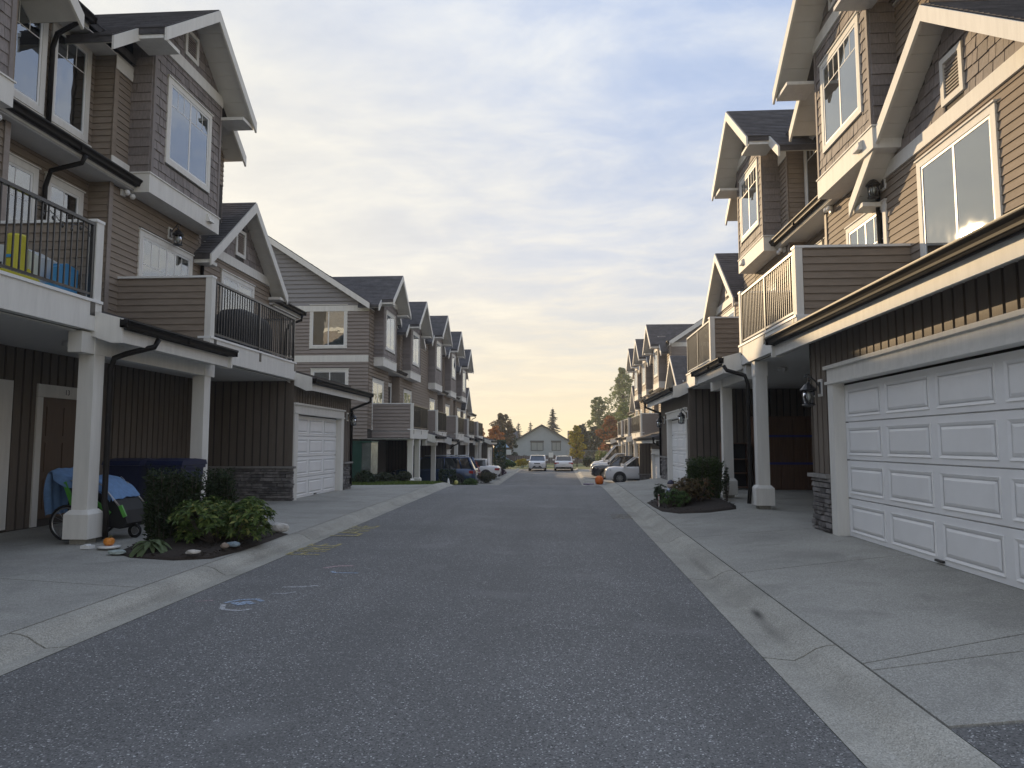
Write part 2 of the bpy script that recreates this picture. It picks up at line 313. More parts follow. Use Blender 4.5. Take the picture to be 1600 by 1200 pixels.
# ---------------------------------------------------------------- ground heights
ZR=[(-60,-.3),(-12,-.06),(0,0),(10,.05),(20,.11),(24.5,.13),(26.5,.09),(31,-.38),(36,-.85),(42,-1.0),(75,-1.0),(140,-1.1),(900,-1.5)]
def lerp_tab(T,y):
    if y<=T[0][0]: return T[0][1]
    for (a,b),(c,d) in zip(T,T[1:]):
        if y<=c: return b+(d-b)*(y-a)/(c-a)
    return T[-1][1]
def zr(y): return lerp_tab(ZR,y)
ZL=[(-60,.1),(0,.18),(5,.2),(23,.2),(28.6,.13),(32,-.25),(35.5,-.75),(40,-.92),(900,-1.4)]
ZRT=[(-60,.2),(0,.3),(28,.3),(32,-.1),(37,-.75),(42,-.9),(900,-1.4)]
XL0,XL1,XR0,XR1=-3.8,-4.3,1.5,2.02   # kerb lines
def zg(x,y):
    z=zr(y)
    if x<XL1:
        t=min(1,(XL1-x)/2.2); return (z+.09)*(1-t)+lerp_tab(ZL,y)*t
    if x>XR1:
        t=min(1,(x-XR1)/1.85); return (z+.10)*(1-t)+lerp_tab(ZRT,y)*t
    return z
YS=[-40,-12,-6,-3,-1,0,1,2,3,4,5,6,7,8,9,10,11,12,13,14,15,16,17,18,19,20,21,22,23,23.6,24.2,24.8,25.4,26,26.6,27.3,28,29,30,31,32,33,34,35,36,37,38,40,42,46,50,56,62,68,74,75]
def sheet(xs,ys,dz,zf=None):
    mb=MB(); nx=len(xs); zf=zf or zg
    mb.v=[(x,y,zf(x,y)+dz) for y in ys for x in xs]
    mb.f=[(j*nx+i,j*nx+i+1,(j+1)*nx+i+1,(j+1)*nx+i) for j in range(len(ys)-1) for i in range(nx-1)]
    return mb
# ================================================================ the setting
def build_ground():
    xs=[-900,-300,-120,-60,-30,-16,-10,-6.5,-5.4,-4.3,-3.8,-1,1.5,2.02,3,3.9,6,10,16,30,60,120,300,900]
    ys=[-60]+YS+[80,90,105,125,160,220,320,500,900]
    tag(sheet(xs,ys,-0.06).build('ground',M_GRASS),'grassy ground running under the lane and out past the far houses','ground',kind='structure')
    xs=[XL0,-3,-2,-1,0,.8,XR0]
    road=tag(sheet(xs,YS,0.0).build('road',M_ASPH,smooth=True),'grey asphalt lane between the two rows of townhouses','road',kind='structure')
    # kerbs in 3 m segments with rolled profile
    for side,prof in((-1,[(XL0,.004),(-4.00,-.014),(-4.07,.018),(-4.15,.068),(-4.22,.088),(XL1,.094)]),(1,[(XR0,.004),(1.72,-.014),(1.79,.018),(1.88,.074),(1.95,.096),(XR1,.104)])):
        k=empty('kerb',((XL1 if side<0 else XR1),0,0)); tag(k,'rolled concrete kerb along the %s edge of the lane'%('left' if side<0 else 'right'),'kerb',kind='structure')
        y=-10.0+(.35 if side<0 else .4); ox=k.location.x
        while y<74:
            y1=y+3.02; ys=[yy for yy in YS if y+.15<yy<y1-.15]; ys=[y+.011]+ys+[y1-.011]
            mb=MB(); n=len(prof)
            for yy in ys:
                for (px,pz) in prof: mb.v.append((px-ox,yy,zr(yy)+pz))
                mb.v.append((prof[-1][0]-ox,yy,zr(yy)-.15))
            n1=n+1
            for j in range(len(ys)-1):
                for i in range(n1-1):
                    q=(j*n1+i,j*n1+i+1,(j+1)*n1+i+1,(j+1)*n1+i); mb.f.append(q if side>0 else q[::-1])
            mb.f.append(tuple(range(n1))); mb.f.append(tuple((len(ys)-1)*n1+i for i in range(n1))[::-1])
            mb.build('kerb_segment',M_KERB,k,smooth=False,fixn=False)
            y=y1
    # driveway slabs
    def apron(label,x0,x1,xs,joints):
        d=empty('driveway',(0,0,0)); tag(d,label,'driveway',kind='structure')
        for a,b in zip(joints,joints[1:]):
            ys=[a[0]]+[yy for yy in YS if a[0]+.3<yy<b[0]-.3]+[b[0]]
            mb=MB(); nx=len(xs)
            for j,yy in enumerate(ys):
                for i,x in enumerate(xs):
                    t=(x-xs[0])/(xs[-1]-xs[0])
                    ya=a[0]+(a[1]-a[0])*t; yb=b[0]+(b[1]-b[0])*t; s=(yy-a[0])/(b[0]-a[0]); Y=ya+.009+(yb-ya-.018)*s
                    mb.v.append((x,Y,zg(x,Y)+.004))
            n=len(mb.v)
            mb.f=[(j*nx+i,j*nx+i+1,(j+1)*nx+i+1,(j+1)*nx+i) for j in range(len(ys)-1) for i in range(nx-1)]
            # skirt
            ring=[i for i in range(nx)]+[j*nx+nx-1 for j in range(1,len(ys))]+[(len(ys)-1)*nx+i for i in range(nx-2,-1,-1)]+[j*nx for j in range(len(ys)-2,0,-1)]
            for q in ring: x,y,z=mb.v[q]; mb.v.append((x,y,z-.09))
            m=len(ring)
            for q in range(m): mb.f.append((ring[q],n+q,n+(q+1)%m,ring[(q+1)%m]))
            mb.build('slab',M_CONC,d)
    xl=[-9.1,-7.6,-6.6,-5.9,-5.0,-4.318]
    apron('wide concrete driveway apron in front of the near left townhouses',0,0,xl,[(-8,-8),(-3,-3),(2.4,2.4),(7.5,7.2),(11.3,11.3),(14.6,14.6),(17.3,17.3),(20.6,20.6),(24.4,24.4)])
    xr=[2.038,2.6,3.2,3.9,4.6,5.6,7.9]
    apron('concrete driveway apron in front of the near right townhouses',0,0,xr,[(4.0,4.1),(4.92,5.75),(5.06,6.75),(8.35,9.4),(11.3,11.7),(14.2,14.2),(17.2,17.2),(21.5,21.5),(25.0,25.0),(28.9,28.9),(31.5,31.5)])
    apron('concrete driveway strip in front of the far left townhouses',0,0,[-8.9,-6.6,-5.9,-5.0,-4.308],[(35.5,35.5),(40,40),(45,45),(50,50),(55,55),(60,60),(66,66),(72,72)])
    apron('concrete driveway strip in front of the far right townhouses',0,0,[2.03,2.9,3.9,5.6,7.4],[(35.5,35.5),(40,40),(45,45),(50,50),(55,55),(60,60),(66,66),(72,72)])
    sheet([2.03,3,4,9],[-40,-12,-6,-3,-1,0,1,2,3,3.98],.0,lambda x,y:zg(x,y)).build('side_road',M_ASPH)
    tag(bpy.data.objects['side_road'],'dark asphalt patch at the near end of the right driveway','road',kind='structure')
    # painted letters and chalk
    yel=paintworn('worn_yellow_paint',(0.48,0.42,0.20),.38,.60,26)
    def road_text(txt,x,y,size,rz,name,label,sx=1.0):
        mtx=Matrix.Translation((x,y,zr(y)+.005))@Matrix.Rotation(rz,4,'Z')@Matrix.Scale(sx,4,(1,0,0))
        o=textmesh(name,txt,size,yel,mtx,None,.0005); tag(o,label,'road marking',kind='structure'); return o
    road_text('FIRE',-3.35,10.45,.72,R(90),'road_lettering','worn yellow FIRE lettering painted beside the left kerb',.9)
    road_text('LANE',-3.35,12.6,.72,R(90),'road_lettering','worn yellow LANE lettering painted beside the left kerb',.9)
    yel=paintworn('worn_yellow_faint',(0.34,0.29,0.17),.46,.70,22)
    road_text('FIRE',1.1,15.2,.62,R(-90),'road_lettering','very faint yellow lettering beside the right kerb',.9)
    ch=[paintworn('chalk_blue',(0.38,0.48,0.62),.36,.60,40),paintworn('chalk_pink',(0.55,0.40,0.42),.36,.60,40),paintworn('chalk_white',(0.55,0.56,0.58),.36,.60,40)]
    def chalk(pts,w,m):
        mb=MB()
        for (x0,y0),(x1,y1) in zip(pts,pts[1:]):
            d=Vector((x1-x0,y1-y0,0)); n=Vector((-d.y,d.x,0)).normalized()*w/2
            mb.add([(x0-n.x,y0-n.y,zr(y0)+.0045),(x1-n.x,y1-n.y,zr(y1)+.0045),(x1+n.x,y1+n.y,zr(y1)+.0045),(x0+n.x,y0+n.y,zr(y0)+.0045)],[(0,1,2,3)])
        return mb
    marks=[([(-3.30,6.98),(-3.2,7.12),(-3.05,7.16),(-2.95,7.06)],.05,0,'curved blue chalk squiggle on the asphalt'),([(-3.28,6.92),(-3.2,6.72),(-3.02,6.66),(-2.92,6.74)],.05,2,'pale chalk arc closing the blue squiggle on the asphalt'),
      ([(-3.22,7.0),(-3.1,6.9),(-3.12,7.05),(-3.0,6.95)],.07,0,'blue chalk scribble inside the squiggle'),([(-3.62,7.02),(-3.46,7.08)],.03,1,'short pink chalk stroke left of the blue squiggle'),
      ([(-3.0,7.42),(-2.86,7.44),(-2.78,7.52)],.04,2,'small white chalk tick between the chalk drawings'),([(-3.02,7.75),(-2.8,7.78),(-2.66,7.86)],.06,2,'violet white chalk dash on the asphalt'),
      ([(-2.95,8.92),(-2.82,9.08),(-2.62,9.1)],.07,1,'peach chalk stroke farthest from the camera'),([(-2.78,8.72),(-2.72,8.62),(-2.42,8.62)],.05,0,'blue violet chalk hook beside the peach stroke')]
    for pts,w,mi,lab in marks: tag(chalk(pts,w,ch[mi]).build('chalk_mark',ch[mi]),lab,'chalk drawing',group='chalk marks on the lane',kind='structure')
build_ground()
# ================================================================ townhouses
class House:
    def __init__(s,label,X,Y,base,side,m,hi,group):
        s.X,s.Y,s.base,s.side,s.m,s.hi=X,Y,base,side,m,hi
        s.root=empty('townhouse',(X,Y,base)); tag(s.root,label,'townhouse',group)
        s.cnt={}; s.acc={}
    def P(s,u,v,z): return (s.side*v,s.m*u,z)
    def face(s,f):      # outward normal, along axis, rotation that turns local +y into the normal
        if f=='F': n=Vector((-s.side,0,0)); a=Vector((0,s.m,0))
        elif f=='A': n=Vector((0,-s.m,0)); a=Vector((s.side,0,0))
        else: n=Vector((0,s.m,0)); a=Vector((s.side,0,0))
        return n,a,math.atan2(-n.x,n.y)
    def fp(s,f,t,plane,z,d=0.0):   # point on face f: t along, plane position, d outwards
        n,_,_=s.face(f)
        p=Vector(s.P(t,plane,z)) if f=='F' else Vector(s.P(plane,t,z))
        return p+n*d
    def piece(s,name,key,material,f,t0,t1,plane,z0,z1,th,d0=0.0,parent=None):
        n,a,rz=s.face(f); c=s.fp(f,(t0+t1)/2,plane,z0,d0); sc=(abs(t1-t0),th,z1-z0)
        k=s.cnt.get(name,0)
        if s.hi and k<298:
            s.cnt[name]=k+1; return put(name,key,material,c,rz,sc,parent or s.root)
        mm=M_SHGL if material is M_SHG else material
        q=s.acc.setdefault((name,mm.name),MB()); rot=Matrix.Rotation(rz,3,'Z'); vs,fs=UNIT[key]
        q.add([c+rot@Vector((v[0]*sc[0],v[1]*sc[1],v[2]*sc[2])) for v in vs],fs)
    def flush(s):
        for (nm,mn),q in s.acc.items():
            q.build(nm+'s' if not nm.endswith('s') else nm,MATS[mn],s.root,kind='stuff')
    def box(s,name,material,u0,u1,v0,v1,z0,z1,parent=None):
        return MB().box(s.P(u0,v0,z0),s.P(u1,v1,z1)).build(name,material,parent or s.root)
    # -- claddings
    def spans(s,t0,t1,z0,z1,ops):
        sp=[(t0,t1)]
        for (a,b,c,d) in ops:
            if d<=z0+.25*(z1-z0) or c>=z1-.25*(z1-z0): continue
            nx=[]
            for (p,q) in sp:
                if b<=p or a>=q: nx.append((p,q)); continue
                if a>p: nx.append((p,a))
                if b<q: nx.append((b,q))
            sp=nx
        return [(p,q) for p,q in sp if q-p>.02]
    def butts(s,sp):
        if not s.hi: return sp
        out=[]
        for p,q in sp:
            if q-p>2.6 and random.random()<.55:
                k=p+(q-p)*random.uniform(.3,.7); out+=[(p,k-.002),(k+.002,q)]
            else: out.append((p,q))
        return out
    def lap(s,f,t0,t1,plane,z0,z1,material=None,ops=(),pitch=.125,clip=None,name='siding_board'):
        material=material or M_SID; z=z0
        if not s.hi: pitch=max(pitch,.16)
        while z<z1-.01:
            h=min(pitch,z1-z); a,b=t0,t1
            if clip:
                c=clip(z); 
                if c is None: break
                a,b=max(t0,c[0]),min(t1,c[1])
                if b-a<.05: break
            for p,q in s.butts(s.spans(a,b,z,z+h,ops)): s.piece(name,'lap',material,f,p,q,plane,z,z+h+.012,.024 if s.hi else .05)
            z+=pitch
    def shing(s,f,t0,t1,plane,z0,z1,ops=(),pitch=.185,clip=None,sparse=1.0):
        z=z0; rr=random.Random(int(t0*97+z0*13+s.X*7+s.Y)); row=0
        while z<z1-.02:
            h=min(pitch,z1-z); a,b=t0,t1
            if clip:
                c=clip(z)
                if c is None: break
                a,b=max(t0,c[0]),min(t1,c[1])
                if b-a<.08: break
            t=a
            while t<b-.005:
                w=rr.uniform(.11,.25)*sparse; e=min(b,t+w)
                if b-e<.06: e=b
                for p,q in s.spans(t,e,z,z+h,ops): s.piece('shingle','shingle',M_SHG,f,p+.003,q-.003,plane,z+rr.uniform(-.008,.008),z+h+.02,rr.uniform(.018,.032))
                t=e
            z+=pitch
    def vert(s,f,t0,t1,plane,z0,z1,ops=(),pitch=.2):
        n=max(1,round((t1-t0)/pitch)); w=(t1-t0)/n
        for i in range(n):
            a=t0+i*w+.022; b=t0+(i+1)*w-.022
            zs=[(z0,z1)]
            for (p,q,c,d) in ops:
                if p<(a+b)/2<q:
                    nz=[]
                    for lo,hi in zs:
                        if c>lo: nz.append((lo,min(hi,c)))
                        if d<hi: nz.append((max(lo,d),hi))
                    zs=nz
            for lo,hi in zs:
                if hi-lo>.02: s.piece('vertical_board','box',M_VB,f,a,b,plane,lo,hi,.022)
    def stone(s,f,t0,t1,plane,z0,z1):
        rr=random.Random(int(t0*31+plane*17+s.Y)); z=z0
        while z<z1-.01:
            h=rr.choice((.045,.06,.075,.09)); h=min(h,z1-z)
            if z1-z-h<.03: h=z1-z
            t=t0
            while t<t1-.01:
                w=rr.uniform(.14,.42); e=min(t1,t+w)
                if t1-e<.08: e=t1
                s.piece('stone','stone%d'%rr.randrange(4),M_STONE,f,t,e,plane,z,z+h-.004,rr.uniform(.035,.085))
                t=e
            z+=h
    def strip(s,name,material,f,t0,t1,plane,z0,z1,d0,d1,parent=None):
        a=s.fp(f,t0,plane,z0,d0); b=s.fp(f,t1,plane,z1,d1); return MB().box(a,b).build(name,material,parent or s.root)
    # -- windows
    def window(s,f,t0,t1,plane,z0,z1,cols=2,grid=True,blind=None,cw=.115,sill=True,mull=True):
        w=MB()
        def B(mb,a,b,c,d,e0,e1): mb.box(s.fp(f,a,plane,c,e0),s.fp(f,b,plane,d,e1))
        B(w,t0-cw,t0,z0-cw,z1+cw,0,.045); B(w,t1,t1+cw,z0-cw,z1+cw,0,.045); B(w,t0,t1,z1,z1+cw,0,.045); B(w,t0,t1,z0-cw,z0,0,.045)
        B(w,t0-cw-.02,t1+cw+.02,z1+cw,z1+cw+.025,0,.07)
        win=w.build('window',M_TRIM,s.root)
        fr=MB(); k=.045
        B(fr,t0,t0+k,z0,z1,.003,.033); B(fr,t1-k,t1,z0,z1,.003,.033); B(fr,t0+k,t1-k,z0,z0+k,.003,.033); B(fr,t0+k,t1-k,z1-k,z1,.003,.033)
        es=[t0+k+(t1-t0-2*k)*i/cols for i in range(cols+1)]
        for e in es[1:-1]: B(fr,e-.025,e+.025,z0+k,z1-k,.004,.030)
        fr.build('frame',M_WHT,win)
        bk=MB(); B(bk,t0+k*.5,t1-k*.5,z0+k*.5,z1-k*.5,.0005,.0025); bk.build('room_shade',M_ROOM if blind!='curtain' else M_CURT,win)
        for i in range(cols):
            a,b=es[i]+.02*(i>0),es[i+1]-.02*(i<cols-1)
            p=MB(); B(p,a,b,z0+k,z1-k,.020,.024); p.build('pane',M_GLASS,win)
            if s.hi and grid:
                g=MB(); zt=z1-k-(z1-z0)*.24; mid=(a+b)/2
                B(g,a+.002,b-.002,zt-.008,zt+.008,.0245,.028)
                for q in ([mid] if b-a<.7 else [a+(b-a)/3,a+2*(b-a)/3]): B(g,q-.008,q+.008,zt+.009,z1-k,.0245,.028)
                g.build('muntin',M_WHT,win)
            if blind in('blind','half') and (blind=='blind' or i==cols-1):
                sl=MB(); z=z0+k+.01
                while z<z1-k: B(sl,a+.01,b-.01,z,z+.02,.004,.008); z+=.03
                sl.build('blind',M_BLIND,win,kind='stuff')
        return win
    def vent(s,f,t0,t1,plane,z0,z1):
        w=MB(); cw=.09
        def B(mb,a,b,c,d,e0,e1): mb.box(s.fp(f,a,plane,c,e0),s.fp(f,b,plane,d,e1))
        B(w,t0-cw,t0,z0-cw,z1+cw,0,.05); B(w,t1,t1+cw,z0-cw,z1+cw,0,.05); B(w,t0,t1,z1,z1+cw,0,.05); B(w,t0,t1,z0-cw,z0,0,.05)
        v=w.build('gable_vent',M_TRIM,s.root); l=MB(); B(l,t0,t1,z0,z1,.0005,.004)
        n=int((z1-z0)/.05)
        for i in range(n): B(l,t0,t1,z0+i*.05+.01,z0+i*.05+.03,.006,.03)
        l.build('louvre',M_SIDD,v)
    # -- roofs. slope surface in strips (courses) of wedge slabs
    def slope_u(s,uc,zp,sl,sgn,w0,w1,v0,v1,th=.14,course=.145,parent=None):
        """cross gable: ridge along v at u=uc, falling to sgn*u"""
        L=math.hypot(1,sl); mb=MB(); n=max(1,int(math.ceil((w1-w0)*L/course)))
        mb.prism([s.P(uc+sgn*w0,v0,zp-sl*w0-.01),s.P(uc+sgn*w1,v0,zp-sl*w1-.01),s.P(uc+sgn*w1,v0,zp-sl*w1-th),s.P(uc+sgn*w0,v0,zp-sl*w0-th)],Vector(s.P(0,v1-v0,0)))
        ob=mb.build('roof',M_ROOF,parent or s.root,fixn=True)
        q=MB()
        for i in range(n):
            a=w0+(w1-w0)*i/n; b=w0+(w1-w0)*(i+1)/n+.02/L
            vv=v0-.015
            while vv<v1:
                e=min(v1,vv+random.uniform(.5,1.1)); j=random.uniform(0,.006)
                q.prism([s.P(uc+sgn*a,vv,zp-sl*a-.009),s.P(uc+sgn*b,vv,zp-sl*b-.009),s.P(uc+sgn*b,vv,zp-sl*b+.016+j),s.P(uc+sgn*a,vv,zp-sl*a-.001)],Vector(s.P(0,e-vv-.004,0))); vv=e
        q.build('roof_shingles',M_ROOF,ob,kind='stuff',fixn=True); return ob
    def slope_v(s,z0,sl,v0,v1,u0,u1,th=.14,course=.145,name='roof',sgn=1):
        """eave at v0 height z0 rising with slope sl to v1"""
        L=math.hypot(1,sl); mb=MB(); g=lambda v:z0+sl*abs(v-v0)
        mb.prism([s.P(u0,v0,g(v0)-.01),s.P(u0,v1,g(v1)-.01),s.P(u0,v1,g(v1)-th),s.P(u0,v0,g(v0)-th)],Vector(s.P(u1-u0,0,0)))
        ob=mb.build(name,M_ROOF,s.root,fixn=True); q=MB(); n=max(1,int(math.ceil(abs(v1-v0)*L/course)))
        for i in range(n):
            a=v0+(v1-v0)*i/n; b=v0+(v1-v0)*(i+1)/n; a-=.02/L*(1 if v1>v0 else -1)
            uu=u0-.01
            while uu<u1:
                e=min(u1+.01,uu+random.uniform(.5,1.1)); j=random.uniform(0,.006)
                za=z0+sl*(abs(a-v0) if (a-v0)*(v1-v0)>0 else -abs(a-v0))
                q.prism([s.P(uu,a,za-.009),s.P(uu,b,g(b)-.009),s.P(uu,b,g(b)-.001),s.P(uu,a,za+.016+j)],Vector(s.P(e-uu-.004,0,0))); uu=e
        q.build('roof_shingles',M_ROOF,ob,kind='stuff',fixn=True); return ob
    def rake(s,uc,zp,sl,sgn,w0,w1,v,h=.20,th=.045,drop=.14,plumb=True):
        """barge board under the roof edge at depth v"""
        mb=MB(); zt=lambda w:zp-sl*w-drop+.115
        hv=h*math.hypot(1,sl)
        poly=[s.P(uc+sgn*w0,v-th,zt(w0)),s.P(uc+sgn*w1,v-th,zt(w1)),s.P(uc+sgn*w1,v-th,zt(w1)-hv),s.P(uc+sgn*w0,v-th,zt(w0)-hv)]
        mb.prism(poly,Vector(s.P(0,th,0))); return mb.build('barge_board',M_TRIM,s.root,fixn=True)
    def soffit_u(s,uc,zp,sl,sgn,w0,w1,v0,v1,drop=.15,bw=.22):
        n=max(1,int((w1-w0)/bw)); L=math.hypot(1,sl)
        for i in range(n):
            a=w0+(w1-w0)*i/n+.004; b=w0+(w1-w0)*(i+1)/n-.004
            mb=MB(); mb.prism([s.P(uc+sgn*a,v0,zp-sl*a-drop),s.P(uc+sgn*b,v0,zp-sl*b-drop),s.P(uc+sgn*b,v0,zp-sl*b-drop-.02),s.P(uc+sgn*a,v0,zp-sl*a-drop-.02)],Vector(s.P(0,v1-v0,0)))
            if s.hi: mb.build('soffit_board',M_SOF,s.root,fixn=True)
            else:
                q=s.acc.setdefault(('soffit_board',M_SOF.name),MB()); q.add(mb.v,mb.f)
    def gutter(s,v,z,u0,u1,h=.12,d=.12):
        pr=[(0,0),(d*.58,0),(d*.66,h*.10),(d*.70,h*.30),(d*.80,h*.52),(d*1.02,h*.70),(d*1.08,h*.80),(d*1.06,h*.90),(d*1.06,h),(d*.98,h),(d*.96,h*.8),(d*.6,h*.3),(.012,.012),(.012,h*.98),(0,h)]
        mb=MB(); mb.prism([s.P(u0,v-a,z-h+b) for a,b in pr],Vector(s.P(u1-u0,0,0)))
        for uu in(u0,u1): mb.box(s.P(uu,v,z-h),s.P(uu+(.006 if uu==u0 else -.006),v-d*.95,z-.01))
        return mb.build('gutter',M_GUT,s.root,fixn=True)
    def spout(s,pts,r=.042): return MB().tube([s.P(*p) for p in pts],r,8).build('downspout',M_GUT,s.root,smooth=True,fixn=True)
    def lantern(s,f,t,plane,z):
        n,a,rz=s.face(f); c=s.fp(f,t,plane,z)
        base=MB().obox(c+n*.02,a*.15,n*.04,Vector((0,0,.26))).build('wall_lantern',M_WHT,s.root)
        m=MB(); q=c+n*.21
        m.obox(c+n*.05,a*.09,n*.02,Vector((0,0,.18)))
        m.tube([c+n*.05+Vector((0,0,.02)),c+n*.10+Vector((0,0,.10)),c+n*.17+Vector((0,0,.17)),q+Vector((0,0,.15)),q+Vector((0,0,.06))],.011,6)
        m.tube([q+Vector((0,0,.16))+n*.05*math.cos(k)+Vector((0,0,.05*math.sin(k))) for k in [i*.7 for i in range(8)]],.007,5)
        m.lathe(q,[(.012,.10),(.025,.07),(.06,.05),(.10,.0),(.125,-.03),(.118,-.045),(.03,-.045)],12)
        for k in range(6):
            an=k*math.pi/3; p=q+Vector((.10*math.cos(an),.10*math.sin(an),-.045)); p2=q+Vector((.085*math.cos(an),.085*math.sin(an),-.25)); m.tube([p,p2],.006,5)
        m.lathe(q,[(.03,-.25),(.095,-.25),(.10,-.262),(.02,-.285)],12)
        m.build('cage',M_BLK,base,fixn=True)
        MB().lathe(q,[(.095,-.05),(.08,-.25)],12).build('lantern_glass',M_LGLASS,base,smooth=True)
        MB().lathe(q,[(.012,-.06),(.03,-.1),(.034,-.14),(.02,-.18),(.004,-.19)],10).build('bulb',M_BULB,base,smooth=True)
        return base
    def garage_door(s,d0,d1,v,z0,z1,cols,rows=4):
        w=MB(); h=(z1-z0)/rows
        for r in range(rows):
            w.prism([s.P(d0,v+.04,z0+r*h+.004),s.P(d0,v,z0+r*h+.010),s.P(d0,v,z0+(r+1)*h-.008),s.P(d0,v+.04,z0+(r+1)*h-.002)],Vector(s.P(d1-d0,0,0)))
            w.box(s.P(d0,v+.04,z0+r*h),s.P(d1,v+.06,z0+(r+1)*h))
        g=w.build('garage_door',M_GAR,s.root,fixn=True)
        n,a,rz=s.face('F'); cw=(d1-d0)/cols
        for r in range(rows):
            for c in range(cols):
                put('panel','panel',M_GAR,s.fp('F',d0+(c+.5)*cw,v,z0+r*h+.075,.0),rz,(cw-.16,.013,h-.16),g)
        MB().box(s.P(d0,v+.0,z0-.03),s.P(d1,v+.04,z0)).build('weather_seal',M_BLK,g); MB().box(s.P((d0+d1)/2-.08,v-.03,z0+.03),s.P((d0+d1)/2+.08,v-.001,z0+.055)).build('lift_handle',M_BLK,g)
        return g
    def column(s,u,v,z0,z1,w=.23,name='column'):
        m=MB(); m.box(s.P(u-w/2,v,z0+.08),s.P(u+w/2,v+w,z1-.30)); m.box(s.P(u-w/2-.012,v-.012,z1-.30),s.P(u+w/2+.012,v+w+.012,z1))
        o=m.build(name,M_TRIM,s.root)
        b=MB(); e=.065
        q=[s.P(u-w/2-e,v-e,z0+.08),s.P(u+w/2+e,v-e,z0+.08),s.P(u+w/2+e,v+w+e,z0+.08),s.P(u-w/2-e,v+w+e,z0+.08)]
        z2=z0+.42
        q2=[s.P(u-w/2-e,v-e,z2),s.P(u+w/2+e,v-e,z2),s.P(u+w/2+e,v+w+e,z2),s.P(u-w/2-e,v+w+e,z2)]
        q3=[s.P(u-w/2-.013,v-.013,z2+.06),s.P(u+w/2+.013,v-.013,z2+.06),s.P(u+w/2+.013,v+w+.013,z2+.06),s.P(u-w/2-.013,v+w+.013,z2+.06)]
        b.add(q+q2+q3,[(0,1,2,3)]+[(i,(i+1)%4,(i+1)%4+4,i+4) for i in range(4)]+[(i+4,(i+1)%4+4,(i+1)%4+8,i+8) for i in range(4)]+[(8,9,10,11)])
        b.build('column_base',M_TRIM,o,fixn=True)
        MB().box(s.P(u-w/2,v,z0-.3),s.P(u+w/2,v+w,z0+.08)).build('footing',M_KERB,o)
        return o
    def railing(s,c0,c1,v,z0,z1,material,vend=None,uend=None):
        m=MB(); m.box(s.P(c0,v-.03,z1-.045),s.P(c1,v+.03,z1)); m.box(s.P(c0,v-.018,z0+.07),s.P(c1,v+.018,z0+.105))
        r=m.build('railing',material,s.root)
        q=MB()
        def bal(p):
            o=bpy.data.objects.new('baluster',bm_); COL.objects.link(o); o.parent=r; o.location=p; o.scale=(1,1,z1-z0-.15)
        k=('bal',material.name)
        if k not in UM:
            me=bpy.data.meshes.new('baluster'); me.from_pydata([(x,y,z) for z in(0,1) for x,y in((-.009,-.009),(.009,-.009),(.009,.009),(-.009,.009))],[],BOXF); me.materials.append(material); UM[k]=me
        bm_=UM[k]; n=int((c1-c0)/.112); stuff=MB()
        for i in range(1,n):
            p=s.P(c0+(c1-c0)*i/n,v,z0+.105)
            if s.hi: bal(p)
            else: stuff.box((p[0]-.009,p[1]-.009,p[2]),(p[0]+.009,p[1]+.009,z1-.045))
        if vend:
            m2=MB(); m2.box(s.P(uend-.03,v+.03,z1-.045),s.P(uend+.03,vend,z1)); m2.box(s.P(uend-.018,v+.03,z0+.07),s.P(uend+.018,vend,z0+.105)); m2.build('side_rail',material,r)
            n=int((vend-v)/.112)
            for i in range(1,n):
                p=s.P(uend,v+(vend-v)*i/n,z0+.105)
                if s.hi: bal(p)
                else: stuff.box((p[0]-.009,p[1]-.009,p[2]),(p[0]+.009,p[1]+.009,z1-.045))
        if stuff.v: stuff.build('balusters',material,r,kind='stuff')
        for t in (c0+.02,(c0+c1)/2,c1-.02):
            MB().box(s.P(t-.025,v-.024,z0-.22),s.P(t+.025,v+.024,z1-.046)).build('rail_post',material,r)
            MB().box(s.P(t-.05,v-.055,z0-.22),s.P(t+.05,v-.026,z0-.03)).build('rail_bracket',M_BLK,r)
        return r

